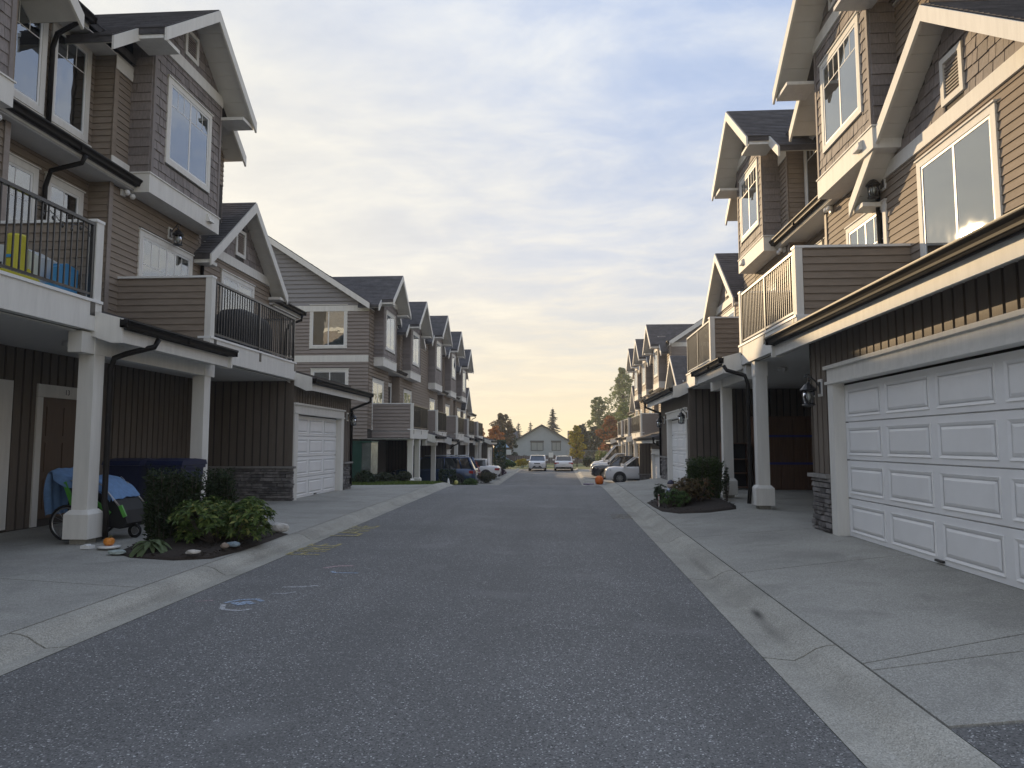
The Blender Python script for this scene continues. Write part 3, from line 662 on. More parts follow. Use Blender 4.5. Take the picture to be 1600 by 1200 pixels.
LV=dict(door=2.15,gut=3.05,beam=2.98,deck=3.43,rail=4.55,skirt=6.5,bayb=6.35,bayt=9.45,eave=9.0,peak=10.8,lowp=7.85)
def unit(label,X,Y,base,side,m,hi,group,p):
    H=House(label,X,Y,base,side,m,hi,group); B=H.box; z=LV
    railm=M_RAILR if side>0 else M_BLK
    lift=p.get('lift',0.0); eave=z['eave']+lift; peak=z['peak']+lift+p.get('dpk',0.0); bayt=z['bayt']+lift
    uw,b0,b1,gc,gh,gh2,u3=p['uw'],p['b0'],p['b1'],p['gc'],p.get('gh',2.02),p.get('gh2',2.72),p['u3']
    c0,c1=p['c0'],p['c1']; MV=2.25; WV=1.85; BV=1.40; BACK=10.5
    sid=p.get('sid',M_SID); ustart=p.get('us',0.0)
    # ---- wall cores
    PV=p.get('pv',2.2)
    w=MB(); w.box(H.P(ustart,MV,z['beam']+.02),H.P(u3,BACK,eave)); w.box(H.P(ustart,max(MV,PV+.1),-.6),H.P(u3,BACK,z['beam']+.02)); w.box(H.P(uw,WV,z['beam']),H.P(u3,MV,eave-.12)); w.box(H.P(b0,BV,z['bayb']),H.P(b1,WV,bayt+.2))
    rid_v=1.75+p.get('rrun',5.2); rsl=.66; ridz=eave+rsl*(rid_v-1.75)
    if p.get('endgable',True):
        e=u3; w.prism([H.P(e-.2,MV-.0,eave-.02),H.P(e-.2,BACK,eave-.02+rsl*.0),H.P(e-.2,rid_v,ridz-.2)],Vector(H.P(.2,0,0)))
    w.build('wall',M_CORE,H.root,fixn=True)
    # gable of the bay: triangle core
    t=MB(); tri=lambda hw,zb:[H.P(gc-hw,BV,zb),H.P(gc+hw,BV,zb),H.P(gc+hw,BV,peak-.8*hw-.16),H.P(gc,BV,peak-.16),H.P(gc-hw,BV,peak-.8*hw-.16)]
    hw=(b1-b0)/2
    t.prism(tri(hw,bayt+.2),Vector(H.P(0,.45,0))); t.build('gable_wall',M_CORE,H.root,fixn=True)
    # ---- windows + cladding, third floor
    tw=p.get('tallwin',(.17,.98)); ops=[]
    if tw: H.window('F',tw[0],tw[1],MV,7.15+lift,8.75+lift,cols=1,blind=p.get('tb')); ops.append((tw[0]-.1,tw[1]+.1,7.05+lift,8.85+lift))
    if tw and hi: H.strip('skirt_board',M_TRIM,'F',tw[0]-.16,uw,MV,6.86+lift,7.04+lift,.001,.03)
    H.lap('F',ustart,uw,MV,6.5,eave-.1,sid,ops=ops)
    H.lap('A',WV,MV,uw,6.5,eave-.1,sid); H.lap('F',uw,b0,WV,6.5,eave-.1,sid)
    H.strip('corner_board',M_TRIM if False else sid,'F',uw-.03,uw+.09,WV,6.86,eave-.1,.024,.04) if hi else None
    if hi: H.strip('skirt_board',M_TRIM,'F',uw-.025,b0,WV,6.55,6.86,.026,.055); H.strip('frieze_board',M_TRIM,'F',uw-.02,b0,WV,eave-.42,eave-.12,.026,.05)
    # bay
    bw=p.get('baywin',((b0+b1)/2-.80,(b0+b1)/2+.80)); bz0,bz1=7.25+lift,8.85+lift
    H.window('F',bw[0],bw[1],BV,bz0,bz1,cols=2,blind=p.get('bb'))
    bops=[(bw[0]-.1,bw[1]+.1,bz0-.1,bz1+.1)]
    H.shing('F',b0+.07,b1-.07,BV,6.70,bayt-.05,ops=bops)
    H.strip('corner_board',M_SHGL,'F',b0,b0+.08,BV,6.70,bayt-.02,.0,.035); H.strip('corner_board',M_SHGL,'F',b1-.08,b1,BV,6.70,bayt-.02,.0,.035)
    for f,pl in(('A',b0),('B',b1)):
        if hi: H.shing(f,BV,WV,pl,6.70,bayt+.2,sparse=2.6)
        else: H.lap(f,BV,WV,pl,6.70,bayt+.2,M_SHGL,pitch=.185)
    sk=MB(); sk.box(H.P(b0-.035,BV-.035,z['bayb']-.03),H.P(b1+.035,WV+.1,6.70)); sk.build('bay_skirt',M_TRIM,H.root)
    MB().box(H.P(b0-.055,BV-.055,6.70),H.P(b1+.055,WV,6.725)).build('drip_cap',M_TRIM,H.root)
    H.strip('frieze_board',M_TRIM,'F',b0-.01,b1+.01,BV,bayt-.05,bayt+.20,.002,.05)
    H.shing('F',gc-hw,gc+hw,BV,bayt+.2,peak,clip=lambda zz:(gc-(peak-.30-zz)/.8,gc+(peak-.30-zz)/.8) if peak-.36-zz>.1 else None,ops=[(gc-.24,gc+.24,bayt+.35,bayt+.95)])
    H.vent('F',gc-.19,gc+.19,BV,bayt+.42,bayt+.86)
    # bay roof, two tiers
    RV=.80; RV2=1.36
    for sg in(-1,1):
        H.slope_u(gc,peak,.8,sg,0,gh,RV,4.9); H.slope_u(gc,peak,.8,sg,gh+.001,gh2,RV2,2.3 if (sg>0 and gc+gh2>u3) else 4.6)
        H.rake(gc,peak,.8,sg,0,gh,RV); H.rake(gc,peak,.8,sg,gh-.15,gh2,RV2)
        H.soffit_u(gc,peak,.8,sg,.02,gh-.03,RV+.0,BV if hi else BV); H.soffit_u(gc,peak,.8,sg,gh-.15,gh2-.02,RV2+.01,WV+.4)
        # closed eave end (return box)
        a=gh; e=MB(); zb=peak-.8*a-.17; e.box(H.P(gc+sg*(hw+.02),RV+.03,zb-.05),H.P(gc+sg*(a-.02),RV2+.10,zb+.02)); e.build('eave_return',M_TRIM,H.root)
    for sg in(-1,1):
        vz=lambda w_:1.75+(peak-.8*w_-eave-.05)/rsl; wm_=min(gh2,(peak-eave-.05)/.8-.12)
        MB().bar(H.P(gc,vz(0),peak+.01),H.P(gc+sg*wm_,vz(wm_),peak-.8*wm_+.01),.30,.04).build('valley_flashing',M_ROOF,H.root)
    # ---- main roof
    ue=u3+(.35 if p.get('endgable',True) else 0)
    H.slope_v(eave+.05,rsl,1.75,rid_v,ustart,ue,course=.3 if not hi else .2); H.slope_v(eave+.05,rsl,2*rid_v-1.75,rid_v,ustart,ue,course=.6)
    H.strip('fascia_board',M_TRIM,'F',ustart,max(ustart,gc-gh2),1.80,eave-.17,eave+.0,-.03,.0) if gc-gh2>ustart+.05 else None
    MB().box(H.P(ustart,1.80,eave-.155),H.P(u3,MV+.01,eave-.135)).build('eave_soffit',M_SOF,H.root)
    if gc-gh2>ustart+.2: H.gutter(1.755,eave+.05,ustart+.0,gc-gh2-.02)
    if u3>gc+gh2+.1: H.gutter(1.755,eave+.05,gc+gh2+.02,ue)
    if p.get('endgable',True):   # barge on the end
        for a,b in((1.75,rid_v),(2*rid_v-1.75,rid_v)):
            mb=MB(); g=lambda v:eave+.05+rsl*abs(v-a)-.03
            mb.prism([H.P(ue,a,g(a)),H.P(ue,b,g(b)),H.P(ue,b,g(b)-.27),H.P(ue,a,g(a)-.27)],Vector(H.P(.05,0,0))); mb.build('barge_board',M_TRIM,H.root,fixn=True)
        mb=MB(); mb.prism([H.P(u3-.05,1.78,eave-.13),H.P(u3-.05,rid_v,ridz-.13),H.P(u3-.05,rid_v,ridz-.15),H.P(u3-.05,1.78,eave-.15)],Vector(H.P(ue-u3+.05,0,0))); mb.build('rake_soffit',M_SOF,H.root,fixn=True)
        z3=z['beam'] if not p.get('low') else 5.2
        eo=[]
        for (a,b,c,d) in p.get('endwins',[]):
            H.window('B',a,b,u3,c,d,cols=2,blind='curtain'); eo.append((a-.1,b+.1,c-.1,d+.1))
        for (c,d) in p.get('bands',[]): H.strip('band_board',M_TRIM,'B',WV,8.6,u3,c,d,.002,.05)
        H.lap('B',WV,8.6,u3,z3,8.72,p.get('endsid',M_SIDD),ops=eo)
        H.lap('B',WV,8.6,u3,8.98,ridz,M_SIDE,pitch=.2,clip=lambda zz:(1.75+(zz+.30-eave)/rsl,2*rid_v-1.75-(zz+.30-eave)/rsl) if zz<ridz-.45 else None)
        H.strip('frieze_board',M_TRIM,'B',WV,8.6,u3,8.72,8.98,.002,.05)
    # ---- skirt roof between floors 2 and 3
    if p.get('skirt',True) and b0>ustart+.6:
        H.slope_v(z['skirt']+.05,.45,1.62,MV+.05,ustart,b0-.02)
        H.gutter(1.625,z['skirt']+.05,ustart,b0-.0)
        H.strip('fascia_board',M_TRIM,'F',ustart,b0-.04,1.66,z['skirt']-.16,z['skirt']-.02,-.03,.0)
        MB().box(H.P(ustart,1.66,z['skirt']-.15),H.P(b0-.05,MV,z['skirt']-.13)).build('eave_soffit',M_SOF,H.root)
    # ---- second floor
    o2=[]
    s2=p.get('win2s')
    if s2: H.window('F',s2[0],s2[1],MV,s2[2],s2[3],cols=1,blind='curtain'); o2.append((s2[0]-.1,s2[1]+.1,s2[2]-.1,s2[3]+.1))
    H.lap('F',ustart,uw,MV,z['beam']+.3,z['skirt']-.15,p.get('sid2',sid),ops=o2); H.lap('A',WV,MV,uw,z['beam']+.3,z['skirt']-.15,sid)
    o2=[]; w2=p.get('win2')
    if w2: H.window('F',w2[0],w2[1],WV,w2[2],w2[3],cols=2,blind=p.get('b2')); o2.append((w2[0]-.1,w2[1]+.1,w2[2]-.1,w2[3]+.1))
    lowc=p.get('low'); lh=p.get('lowh',2.35)
    if lowc:
        lw=p['lowwin']; H.window('F',lw[0],lw[1],WV,lw[2],lw[3],cols=2,grid=False,blind=p.get('lb')); o2.append((lw[0]-.1,lw[1]+.1,lw[2]-.1,lw[3]+.1))
    wend=(lowc+lh-.35) if lowc else u3
    # siding under the bay runs full width; boards of the wing stop at its frieze
    H.lap('F',uw,min(b1,wend),WV,z['deck'],z['bayb']-.03,p.get('sid2',sid),ops=o2)
    if min(b1,wend)<wend:
        st=max(b1,lowc-lh+.3) if lowc else b1
        H.lap('F',b1,wend,WV,z['deck'],6.0 if lowc else eave-.1,p.get('sid2',sid),ops=o2)
        if lowc and st>b1: H.lap('F',b1,st,WV,6.0,eave-.1,sid)
        if lowc and u3>st: H.lap('F',st,u3,WV,7.9,eave-.1,sid)
    if hi: H.strip('corner_board',M_SIDD,'F',uw-.03,uw+.08,WV,z['deck'],z['skirt']-.15,.024,.04)
    # ---- low wing with its own front gable
    uend=p['uend']
    if lowc:
        LVp=z['lowp']; sl=p.get('lowsl',.86); LR=1.45
        c=MB(); c.box(H.P(u3-.1,WV,z['beam']),H.P(wend,BACK-2,6.0)); c.box(H.P(wend,MV,z['beam']),H.P(uend,BACK-2,5.7))
        tz=lambda hw_:LVp-sl*hw_-.2
        hw2=lh-.35
        c.prism([H.P(lowc-hw2,WV,6.0),H.P(lowc+hw2,WV,6.0),H.P(lowc,WV,LVp-.2)],Vector(H.P(0,3.5,0))); c.build('wing_wall',M_CORE,H.root,fixn=True)
        H.strip('frieze_board',M_TRIM,'F',lowc-hw2+.1,lowc+hw2,WV,6.0,6.24,.004,.05)
        H.shing('F',lowc-hw2,lowc+hw2,WV,6.24,LVp,clip=lambda zz:(lowc-(LVp-.30-zz)/sl,lowc+(LVp-.30-zz)/sl) if LVp-zz>.42 else None,ops=[(lowc-.25,lowc+.25,6.35,7.1)])
        H.vent('F',lowc-.2,lowc+.2,WV,6.45,7.0)
        for sg in(-1,1):
            H.slope_u(lowc,LVp,sl,sg,0,lh,LR,6.5); H.rake(lowc,LVp,sl,sg,0,lh,LR); H.soffit_u(lowc,LVp,sl,sg,.02,lh-.02,LR+.0,WV+.02)
            e=MB(); zb=LVp-sl*lh-.16; e.box(H.P(lowc+sg*(lh-.42),LR+.03,zb-.06),H.P(lowc+sg*(lh-.02),WV+.1,zb+.015)); e.build('eave_return',M_TRIM,H.root)
        H.lap('F',wend,uend,MV,z['deck'],5.6,p.get('sid2',sid)); H.lap('B',MV,8,uend,z['beam'],5.7,M_SIDD)
        H.slope_v(5.72,.66,1.75,5.2,lowc+lh-.04,uend+.35,course=.2); H.slope_v(5.72+.66*1.05,.66,2.8,5.2,lowc+.6,lowc+lh-.05,course=.2); H.slope_v(5.72,.66,8.65,5.2,lowc+.6,uend+.35,course=.6)
        vl=lambda w_:1.75+(LVp-sl*w_-5.72)/.66; wl_=min(lh,(LVp-5.72)/sl-.12)
        MB().bar(H.P(lowc,vl(0),LVp+.01),H.P(lowc+wl_,vl(wl_),LVp-sl*wl_+.01),.30,.04).build('valley_flashing',M_ROOF,H.root)
        H.gutter(1.755,5.72,lowc+lh+.02,uend+.35); H.strip('fascia_board',M_TRIM,'F',lowc+lh-.1,uend+.33,1.80,5.48,5.66,-.03,.0)
        MB().box(H.P(lowc+lh-.1,1.80,5.52),H.P(uend+.3,MV,5.54)).build('eave_soffit',M_SOF,H.root)
        H.spout([(uend+.15,1.70,5.6),(uend+.12,1.72,5.42),(uend-.05,2.05,5.25),(uend-.08,2.15,5.0),(uend-.08,2.17,3.9)])
        H.spout([(lowc-hw2-.02,WV-.06,5.9),(lowc-hw2-.02,WV-.06,3.6)])
    # ---- balcony over the porch
    DV=-.02
    MB().box(H.P(c0,DV+.10,z['beam']+.30),H.P(c1,WV,z['deck']-.02)).build('deck',M_CAP,H.root)
    MB().box(H.P(c0-.02,DV-.03,z['beam']+.02),H.P(c1+.02,DV+.10,z['deck']-.03)).build('rim_board',M_TRIM,H.root)
    MB().box(H.P(c0-.02,DV-.05,z['deck']-.03),H.P(c1+.02,DV+.22,z['deck']+.01)).build('deck_edge',M_WHT,H.root)
    H.railing(c0+.16 if 'c0' in p['priv'] else c0+.03,c1-.16 if 'c1' in p['priv'] else c1-.03,DV+.02,z['deck'],z['rail'],railm,vend=None if 'c1' in p['priv'] else WV-.05,uend=c1-.03)
    for nm,uu,f in(('c0',c0,'A'),('c1',c1,'B')):
        if nm in p['priv']:
            sgn=1 if nm=='c0' else -1
            pw=MB(); pw.box(H.P(uu+sgn*.03,DV+.02,z['deck']-.1),H.P(uu+sgn*.13,WV,z['rail']+.02)); o=pw.build('privacy_wall',M_CORE,H.root)
            MB().box(H.P(uu-sgn*.01,DV-.03,z['rail']+.02),H.P(uu+sgn*.17,WV-.002,z['rail']+.06)).build('wall_cap',M_WHT,o)
            MB().box(H.P(uu-.004*sgn,DV-.02,z['deck']-.4),H.P(uu+sgn*.15,DV+.10,z['rail']+.02)).build('corner_post',M_TRIM,o)
            H.lap(f,DV+.11,WV,uu+sgn*.03,z['deck']-.38,z['rail']+.02,sid if hi else M_SIDD); H.lap('B' if f=='A' else 'A',DV+.11,WV,uu+sgn*.13,z['deck'],z['rail']+.02,sid)
    # ---- pent roof by the axis and porch ceiling
    gs=p['gs']
    if c0>ustart+.2:
        H.slope_v(z['gut']+.12,.30,-.42,WV+.3,ustart,c0-.02); H.gutter(-.42,z['gut']+.12,ustart,c0+.12)
        H.strip('fascia_board',M_TRIM,'F',ustart,c0+.1,-.38,z['gut']-.20,z['gut']+.0,-.03,.0)
        MB().box(H.P(ustart,-.35,z['gut']-.16),H.P(c0,.0,z['gut']-.14)).build('eave_soffit',M_SOF,H.root)
        MB().prism([H.P(c0+.06,-.44,z['gut']+.13),H.P(c0+.06,-.44,z['gut']-.22),H.P(c0+.06,-.30,z['gut']-.22),H.P(c0+.06,.2,z['gut']-.05),H.P(c0+.06,.2,z['gut']+.3)],Vector(H.P(.05,0,0))).build('eave_end_board',M_TRIM,H.root,fixn=True)
    MB().box(H.P(ustart,.0,z['beam']-.30),H.P(c0+.3,.20,z['beam']-.005)).build('beam',M_TRIM,H.root)
    PV=p.get('pv',2.2)
    MB().box(H.P(ustart,.1,z['beam']-.004),H.P(gs,PV+.1,z['beam']+.015)).build('porch_ceiling',M_SOF,H.root)
    for cu in p['cols']: H.column(cu,.0,p.get('cz',0),z['beam'])
    # porch back wall with a door
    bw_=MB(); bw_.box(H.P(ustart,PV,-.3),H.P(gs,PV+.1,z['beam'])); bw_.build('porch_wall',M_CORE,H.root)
    du=p.get('doors',[]); dop=[]
    for (a,b,num) in du:
        d=MB(); d.box(H.P(a,PV-.035,.14),H.P(b,PV,2.2)); dr=d.build('entry_door',M_DOOR,H.root)
        for q in range(2):
            for r in range(3): MB().box(H.P(a+.1+q*(b-a-.1)/2,PV-.048,.3+r*.62),H.P(a+.1+q*(b-a-.1)/2+(b-a-.3)/2,PV-.036,.3+r*.62+.5)).build('door_panel',M_DOOR,dr)
        MB().lathe(H.P(b-.08,PV-.075,1.15),[(.02,-.01),(.032,.0),(.03,.02),(.012,.04)],10,'x').build('handle',M_BRASS,dr)
        cs=MB(); cs.box(H.P(a-.14,PV-.05,0.02),H.P(a-.005,PV,2.2)); cs.box(H.P(b+.005,PV-.05,0.02),H.P(b+.14,PV,2.2)); cs.box(H.P(a-.14,PV-.052,2.205),H.P(b+.14,PV,2.42)); cs.build('door_casing',M_TRIM,H.root)
        dop.append((a-.14,b+.14,-1,2.42))
        if num:
            n,ax,rz=H.face('F'); c=H.fp('F',(a+b)/2+.1,PV,2.27,.053)
            mt=Matrix(((-n.y*1.0,0,n.x,c.x),(n.x,0,n.y,c.y),(0,1,0,c.z),(0,0,0,1)))
            textmesh('house_number',num,.13,M_BLK,mt,H.root,.003)
    for (a,b) in p.get('porchposts',[]):
        MB().box(H.P(a,PV-.06,.05),H.P(b,PV,2.42)).build('wall_trim',M_TRIM,H.root); dop.append((a,b,-1,2.42))
    if hi: H.vert('F',ustart,gs,PV,0.02,z['beam'],ops=dop)
    # ---- garage
    d0,d1=p['d0'],p['d1']
    if d1>d0:
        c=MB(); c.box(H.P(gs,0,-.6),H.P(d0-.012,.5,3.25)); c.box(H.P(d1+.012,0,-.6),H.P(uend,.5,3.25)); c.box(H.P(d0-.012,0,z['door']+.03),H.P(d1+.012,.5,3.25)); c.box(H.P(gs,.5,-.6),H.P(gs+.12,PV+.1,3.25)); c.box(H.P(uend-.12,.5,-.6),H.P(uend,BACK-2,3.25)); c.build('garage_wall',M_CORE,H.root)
        H.garage_door(d0+.002,d1-.002,.12,.0,z['door'],p.get('gcols',4))
        jw=p.get('jw',.22)
        MB().box(H.P(d0-jw,-.045,-.05),H.P(d0,.12,z['door']+.02)).build('door_jamb',M_TRIM,H.root); MB().box(H.P(d1,-.045,-.05),H.P(d1+jw,.12,z['door']+.02)).build('door_jamb',M_TRIM,H.root)
        hd=MB(); hd.box(H.P(d0-jw-.03,-.075,z['door']+.02),H.P(d1+jw+.03,.11,z['door']+.06)); hd.box(H.P(d0-jw,-.048,z['door']+.06),H.P(d1+jw,.0,z['door']+.24)); hd.box(H.P(d0-jw-.04,-.09,z['door']+.24),H.P(d1+jw+.04,.0,z['door']+.29)); hd.build('door_header',M_TRIM,H.root)
        ztop=z['gut']-.15; sb=.80
        H.vert('F',gs,uend,.0,sb+.06,ztop+.2,ops=[(d0-jw,d1+jw,-1,z['door']+.30)])
        H.vert('A',.0,PV,gs,sb+.06,z['beam']); 
        if hi or p.get('stone'):
            H.stone('F',gs-.05,d0-jw-.01,.0,-.1,sb); H.stone('A',-.04,PV*.98,gs,-.1,sb); H.stone('F',d1+jw+.01,uend,.0,-.1,sb)
        for a,b in((gs-.09,d0-jw-.01),(d1+jw+.01,uend+.03)): MB().box(H.P(a,-.11,sb),H.P(b,.0,sb+.055)).build('stone_cap',M_CAP,H.root)
        MB().box(H.P(gs-.10,-.10,sb+.001),H.P(gs,PV,sb+.054)).build('stone_cap',M_CAP,H.root)
        if hi: H.strip('corner_board',M_VB,'A',-.03,.07,gs,sb+.06,z['beam'],.023,.04)
        ee=p['eave_end']; e0=p.get('e0',gs+.02)
        H.slope_v(z['gut'],.30,-.46,WV+.3,e0,ee); H.gutter(-.46,z['gut'],e0,ee)
        H.strip('fascia_board',M_TRIM,'F',e0,ee-.02,-.42,z['gut']-.30,z['gut']-.12,-.03,.0)
        MB().box(H.P(e0,-.39,z['gut']-.17),H.P(ee-.03,.0,z['gut']-.15)).build('eave_soffit',M_SOF,H.root)
        MB().prism([H.P(e0-.05,-.47,z['gut']+.02),H.P(e0-.05,-.47,z['gut']-.32),H.P(e0-.05,-.33,z['gut']-.32),H.P(e0-.05,.15,z['gut']-.1),H.P(e0-.05,.15,z['gut']+.2)],Vector(H.P(.05,0,0))).build('eave_end_board',M_TRIM,H.root,fixn=True)
        H.spout([(ee-.12,-.5,z['gut']-.1),(ee-.12,-.5,z['gut']-.28),(ee-.3,-.2,z['gut']-.42),(uend-.05,-.06,z['gut']-.55),(uend-.05,-.06,z['gut']-.75),(uend-.05,-.06,.1)])
    for (a,b) in p.get('stub',[]):
        MB().box(H.P(a,.0,-.4),H.P(b,PV,z['beam']-.01)).build('porch_side_wall',M_CORE,H.root); H.vert('B',.0,PV,b,.86,z['beam']-.02); H.vert('F',a,b,.0,.86,z['beam']-.02); H.stone('B',-.03,PV,b,-.1,.8); MB().box(H.P(a-.05,-.08,.8),H.P(b+.1,PV,.855)).build('stone_cap',M_CAP,H.root)
    if hi:
        v_=MB(); v_.box(H.P(b1-.55,BV-.10,6.47),H.P(b1-.38,BV-.036,6.60)); v_.prism([H.P(b1-.57,BV-.13,6.46),H.P(b1-.57,BV-.036,6.46),H.P(b1-.57,BV-.036,6.63),H.P(b1-.57,BV-.07,6.62)],Vector(H.P(.21,0,0))); v_.build('vent_hood',M_TRIM,H.root,fixn=True)
        fl=MB(); fl.lathe(H.P(uw+.35,WV-.14,z['skirt']-.24),[(.03,.05),(.05,.03),(.055,-.02),(.03,-.05)],10); fl.box(H.P(uw+.30,WV-.06,z['skirt']-.30),H.P(uw+.42,WV-.026,z['skirt']-.18)); fl.lathe(H.P(uw+.52,WV-.14,z['skirt']-.26),[(.03,.05),(.05,.03),(.055,-.02),(.03,-.05)],10); fl.build('flood_light',M_WHT,H.root,fixn=True)
        gl=MB(); gl.lathe(H.P(.9,.9,z['beam']-.02),[(.10,.015),(.11,.0),(.10,-.05),(.05,-.09),(.01,-.10)],14); gl.build('ceiling_light',M_BULB,H.root,smooth=True)
    for (f,t,pl,zz) in p.get('lamps',[]): H.lantern(f,t,pl,zz)
    for pts in p.get('spouts',[]): H.spout(pts)
    H.flush(); return H
GL='townhouses along the lane'
LB=dict(uw=1.25,b0=1.78,b1=4.58,gc=3.12,u3=5.7,c0=1.62,c1=6.0,gs=6.02,d0=6.3,d1=9.9,gcols=3,jw=.24,uend=10.95,eave_end=11.6,low=6.75,lowwin=(5.85,7.55,3.55,5.65),win2=(2.35,4.2,3.5,5.62),win2s=(.2,.95,4.0,5.95),priv=('c0',),cols=(1.42,),porchposts=[],doors=[],endgable=True)
L1=dict(LB); L1.update(doors=[(.25,1.2,'13')],lamps=[('F',3.35,1.85,5.98),('F',10.55,.0,2.25)],cols=(1.66,),b2=None,bb='half',dpk=.12,
   spouts=[[(.02,1.68,8.95),(.02,1.72,8.75),(.02,2.1,8.55),(.02,2.17,8.3),(.02,2.17,6.75)],[(.15,1.56,6.4),(.12,1.6,6.25),(.05,2.1,6.1),(.03,2.17,5.8),(.03,2.17,3.6)]])
unit('near left townhouse with number 13 door, covered barbecue balcony and low gabled wing',-6.6,11.3,.2,-1,1,True,GL,L1)
L0=dict(LB); L0.update(doors=[],porchposts=[(.45,.85)],cols=(1.52,),priv=('c0',),endgable=False,lb=None,spouts=[[(.85,-.48,3.0),(.9,-.45,2.88),(1.2,-.2,2.74),(1.33,-.1,2.66),(1.36,-.07,2.5),(1.36,-.07,.55),(1.40,-.13,.42),(1.40,-.13,.06)]])
unit('nearest left townhouse, cut by the picture edge, with toys on its balcony',-6.6,11.3,.2,-1,-1,True,GL,L0)
RB=dict(dpk=-.15,uw=1.2,b0=2.1,b1=4.6,gc=3.3,u3=5.7,c0=1.05,c1=4.78,gs=5.3,d0=6.2,d1=11.02,gcols=4,jw=.20,uend=12.2,eave_end=12.6,e0=4.80,low=6.15,lowwin=(5.25,7.1,3.75,5.72),win2=(2.4,3.9,3.5,5.5),win2s=(.2,.95,4.0,5.95),priv=('c0','c1'),cols=(1.95,),cz=0,pv=4.2)
RA=dict(RB); RA.update(low=6.25,lowh=2.8,lowsl=.74,lb='blind',bb='blind',tb=None,b2='half',doors=[],lamps=[('F',5.68,.0,2.15),('F',3.95,1.85,5.95)],
   spouts=[[(1.5,-.5,2.95),(1.55,-.45,2.85),(1.72,-.12,2.72),(1.76,-.08,2.55),(1.76,-.08,.5),(1.85,-.14,.1)]])
unit('nearest right townhouse with wide white four panel garage door and sunlit gable',4.0,16.7,.3,1,-1,True,GL,RA)
RBB=dict(RB); RBB.update(b0=1.85,b1=4.35,gc=2.95,c0=1.9,c1=5.35,gs=5.25,d0=5.75,d1=9.4,gcols=3,uend=11.2,eave_end=12.2,e0=5.37,low=7.7,lowwin=(6.9,8.5,3.75,5.72),u3=5.6,cols=(1.0,),priv=('c0',),lamps=[('F',5.5,.0,2.2),('F',10.3,.0,2.2)],bb='half',doors=[],
   spouts=[])
unit('second right townhouse with gabled bay and a balcony beyond the hedge',4.0,16.7,.3,1,1,True,GL,RBB)
# far rows
def far(label,X,Y,base,side,m,**k):
    p=dict(LB if side<0 else RB); p.update(low=None,u3=7.2,uend=7.2,endgable=False,d0=0,d1=0,gs=7.2,win2s=(.2,.95,4.0,5.8),lamps=[],spouts=[],tallwin=(.2,.95),pv=2.2,priv=('c0','c1'),cols=(1.5,4.2),doors=[],gcols=3,e0=4.8); p.update(k)
    return unit(label,X,Y,base,side,m,False,GL,p)
far('far left end townhouse with grey sided gable wall facing the camera',-6.6,36.0,-1.15,-1,-1,u3=4.9,gh=1.9,gh2=2.3,uend=4.9,gs=4.9,b0=1.5,b1=4.1,gc=2.9,c0=.4,c1=4.15,endgable=True,endwins=[(2.95,4.45,7.15,8.9),(2.85,4.35,4.2,6.0)],bands=[(6.42,6.72)],priv=('c1',),cols=(3.9,2.3),endsid=M_SIDD,cz=.7,rrun=6.3)
far('second townhouse of the far left row',-6.6,36.0,-1.15,-1,1,c0=2.4,c1=5.6,b0=1.9,b1=4.7,gc=3.3,gs=5.6,d0=6.0,d1=7.0,uend=7.2,eave_end=7.2,gcols=1,priv=('c0',),cols=(2.1,),rrun=6.3,pv=3.6)
far('third townhouse of the far left row, with a slightly higher roof',-6.6,50.4,-1.15,-1,-1,lift=.6,b0=2.0,b1=4.8,gc=3.4,c0=1.0,c1=4.2,priv=('c1',),cols=(3.8,))
far('fourth townhouse of the far left row, with a slightly higher roof',-6.6,50.4,-1.15,-1,1,lift=.6,b0=2.0,b1=4.8,gc=3.4,u3=6.3,uend=6.3,gs=6.3,c0=1.5,c1=5.0,priv=('c0',),cols=(2.0,))
far('last townhouse of the far left row with low wing and garage by the playground',-6.6,56.7,-1.15,-1,1,b0=1.8,b1=4.6,gc=3.0,u3=5.6,gs=9.2,d0=9.8,d1=13.4,uend=14.6,eave_end=15.2,low=7.0,lowwin=(6.2,7.8,3.75,5.65),endgable=True,e0=8.4,c0=1.5,c1=5.2,priv=('c0',))
far('first townhouse of the far right row with low gabled garage wing',5.1,50.6,-1.1,1,-1,b0=2.0,b1=4.6,gc=3.3,u3=6.4,gs=11.0,d0=11.6,d1=14.4,uend=15.4,eave_end=15.8,low=8.9,lowwin=(8.1,9.7,3.75,5.65),endgable=True,e0=7.2,c0=1.0,c1=6.3,priv=('c1',),cols=(2.0,),bands=[],rrun=4.6,pv=3.4,stub=[(5.0,5.4)])
far('second townhouse of the far right row with sunlit bay',5.1,50.6,-1.1,1,1,b0=2.0,b1=4.6,gc=3.3,u3=6.2,uend=6.2,gs=6.2,c0=1.5,c1=4.5,rrun=4.6,pv=3.4)
far('last townhouse of the far right row with low gable by the trees',5.1,56.8,-1.1,1,1,b0=1.2,b1=3.8,gc=2.5,u3=4.6,gs=8.0,d0=8.6,d1=12.0,uend=13.0,eave_end=13.6,low=6.4,lowwin=(5.6,7.2,3.75,5.65),endgable=True,e0=7.4,c0=1.0,c1=4.2,rrun=4.6,pv=3.4)
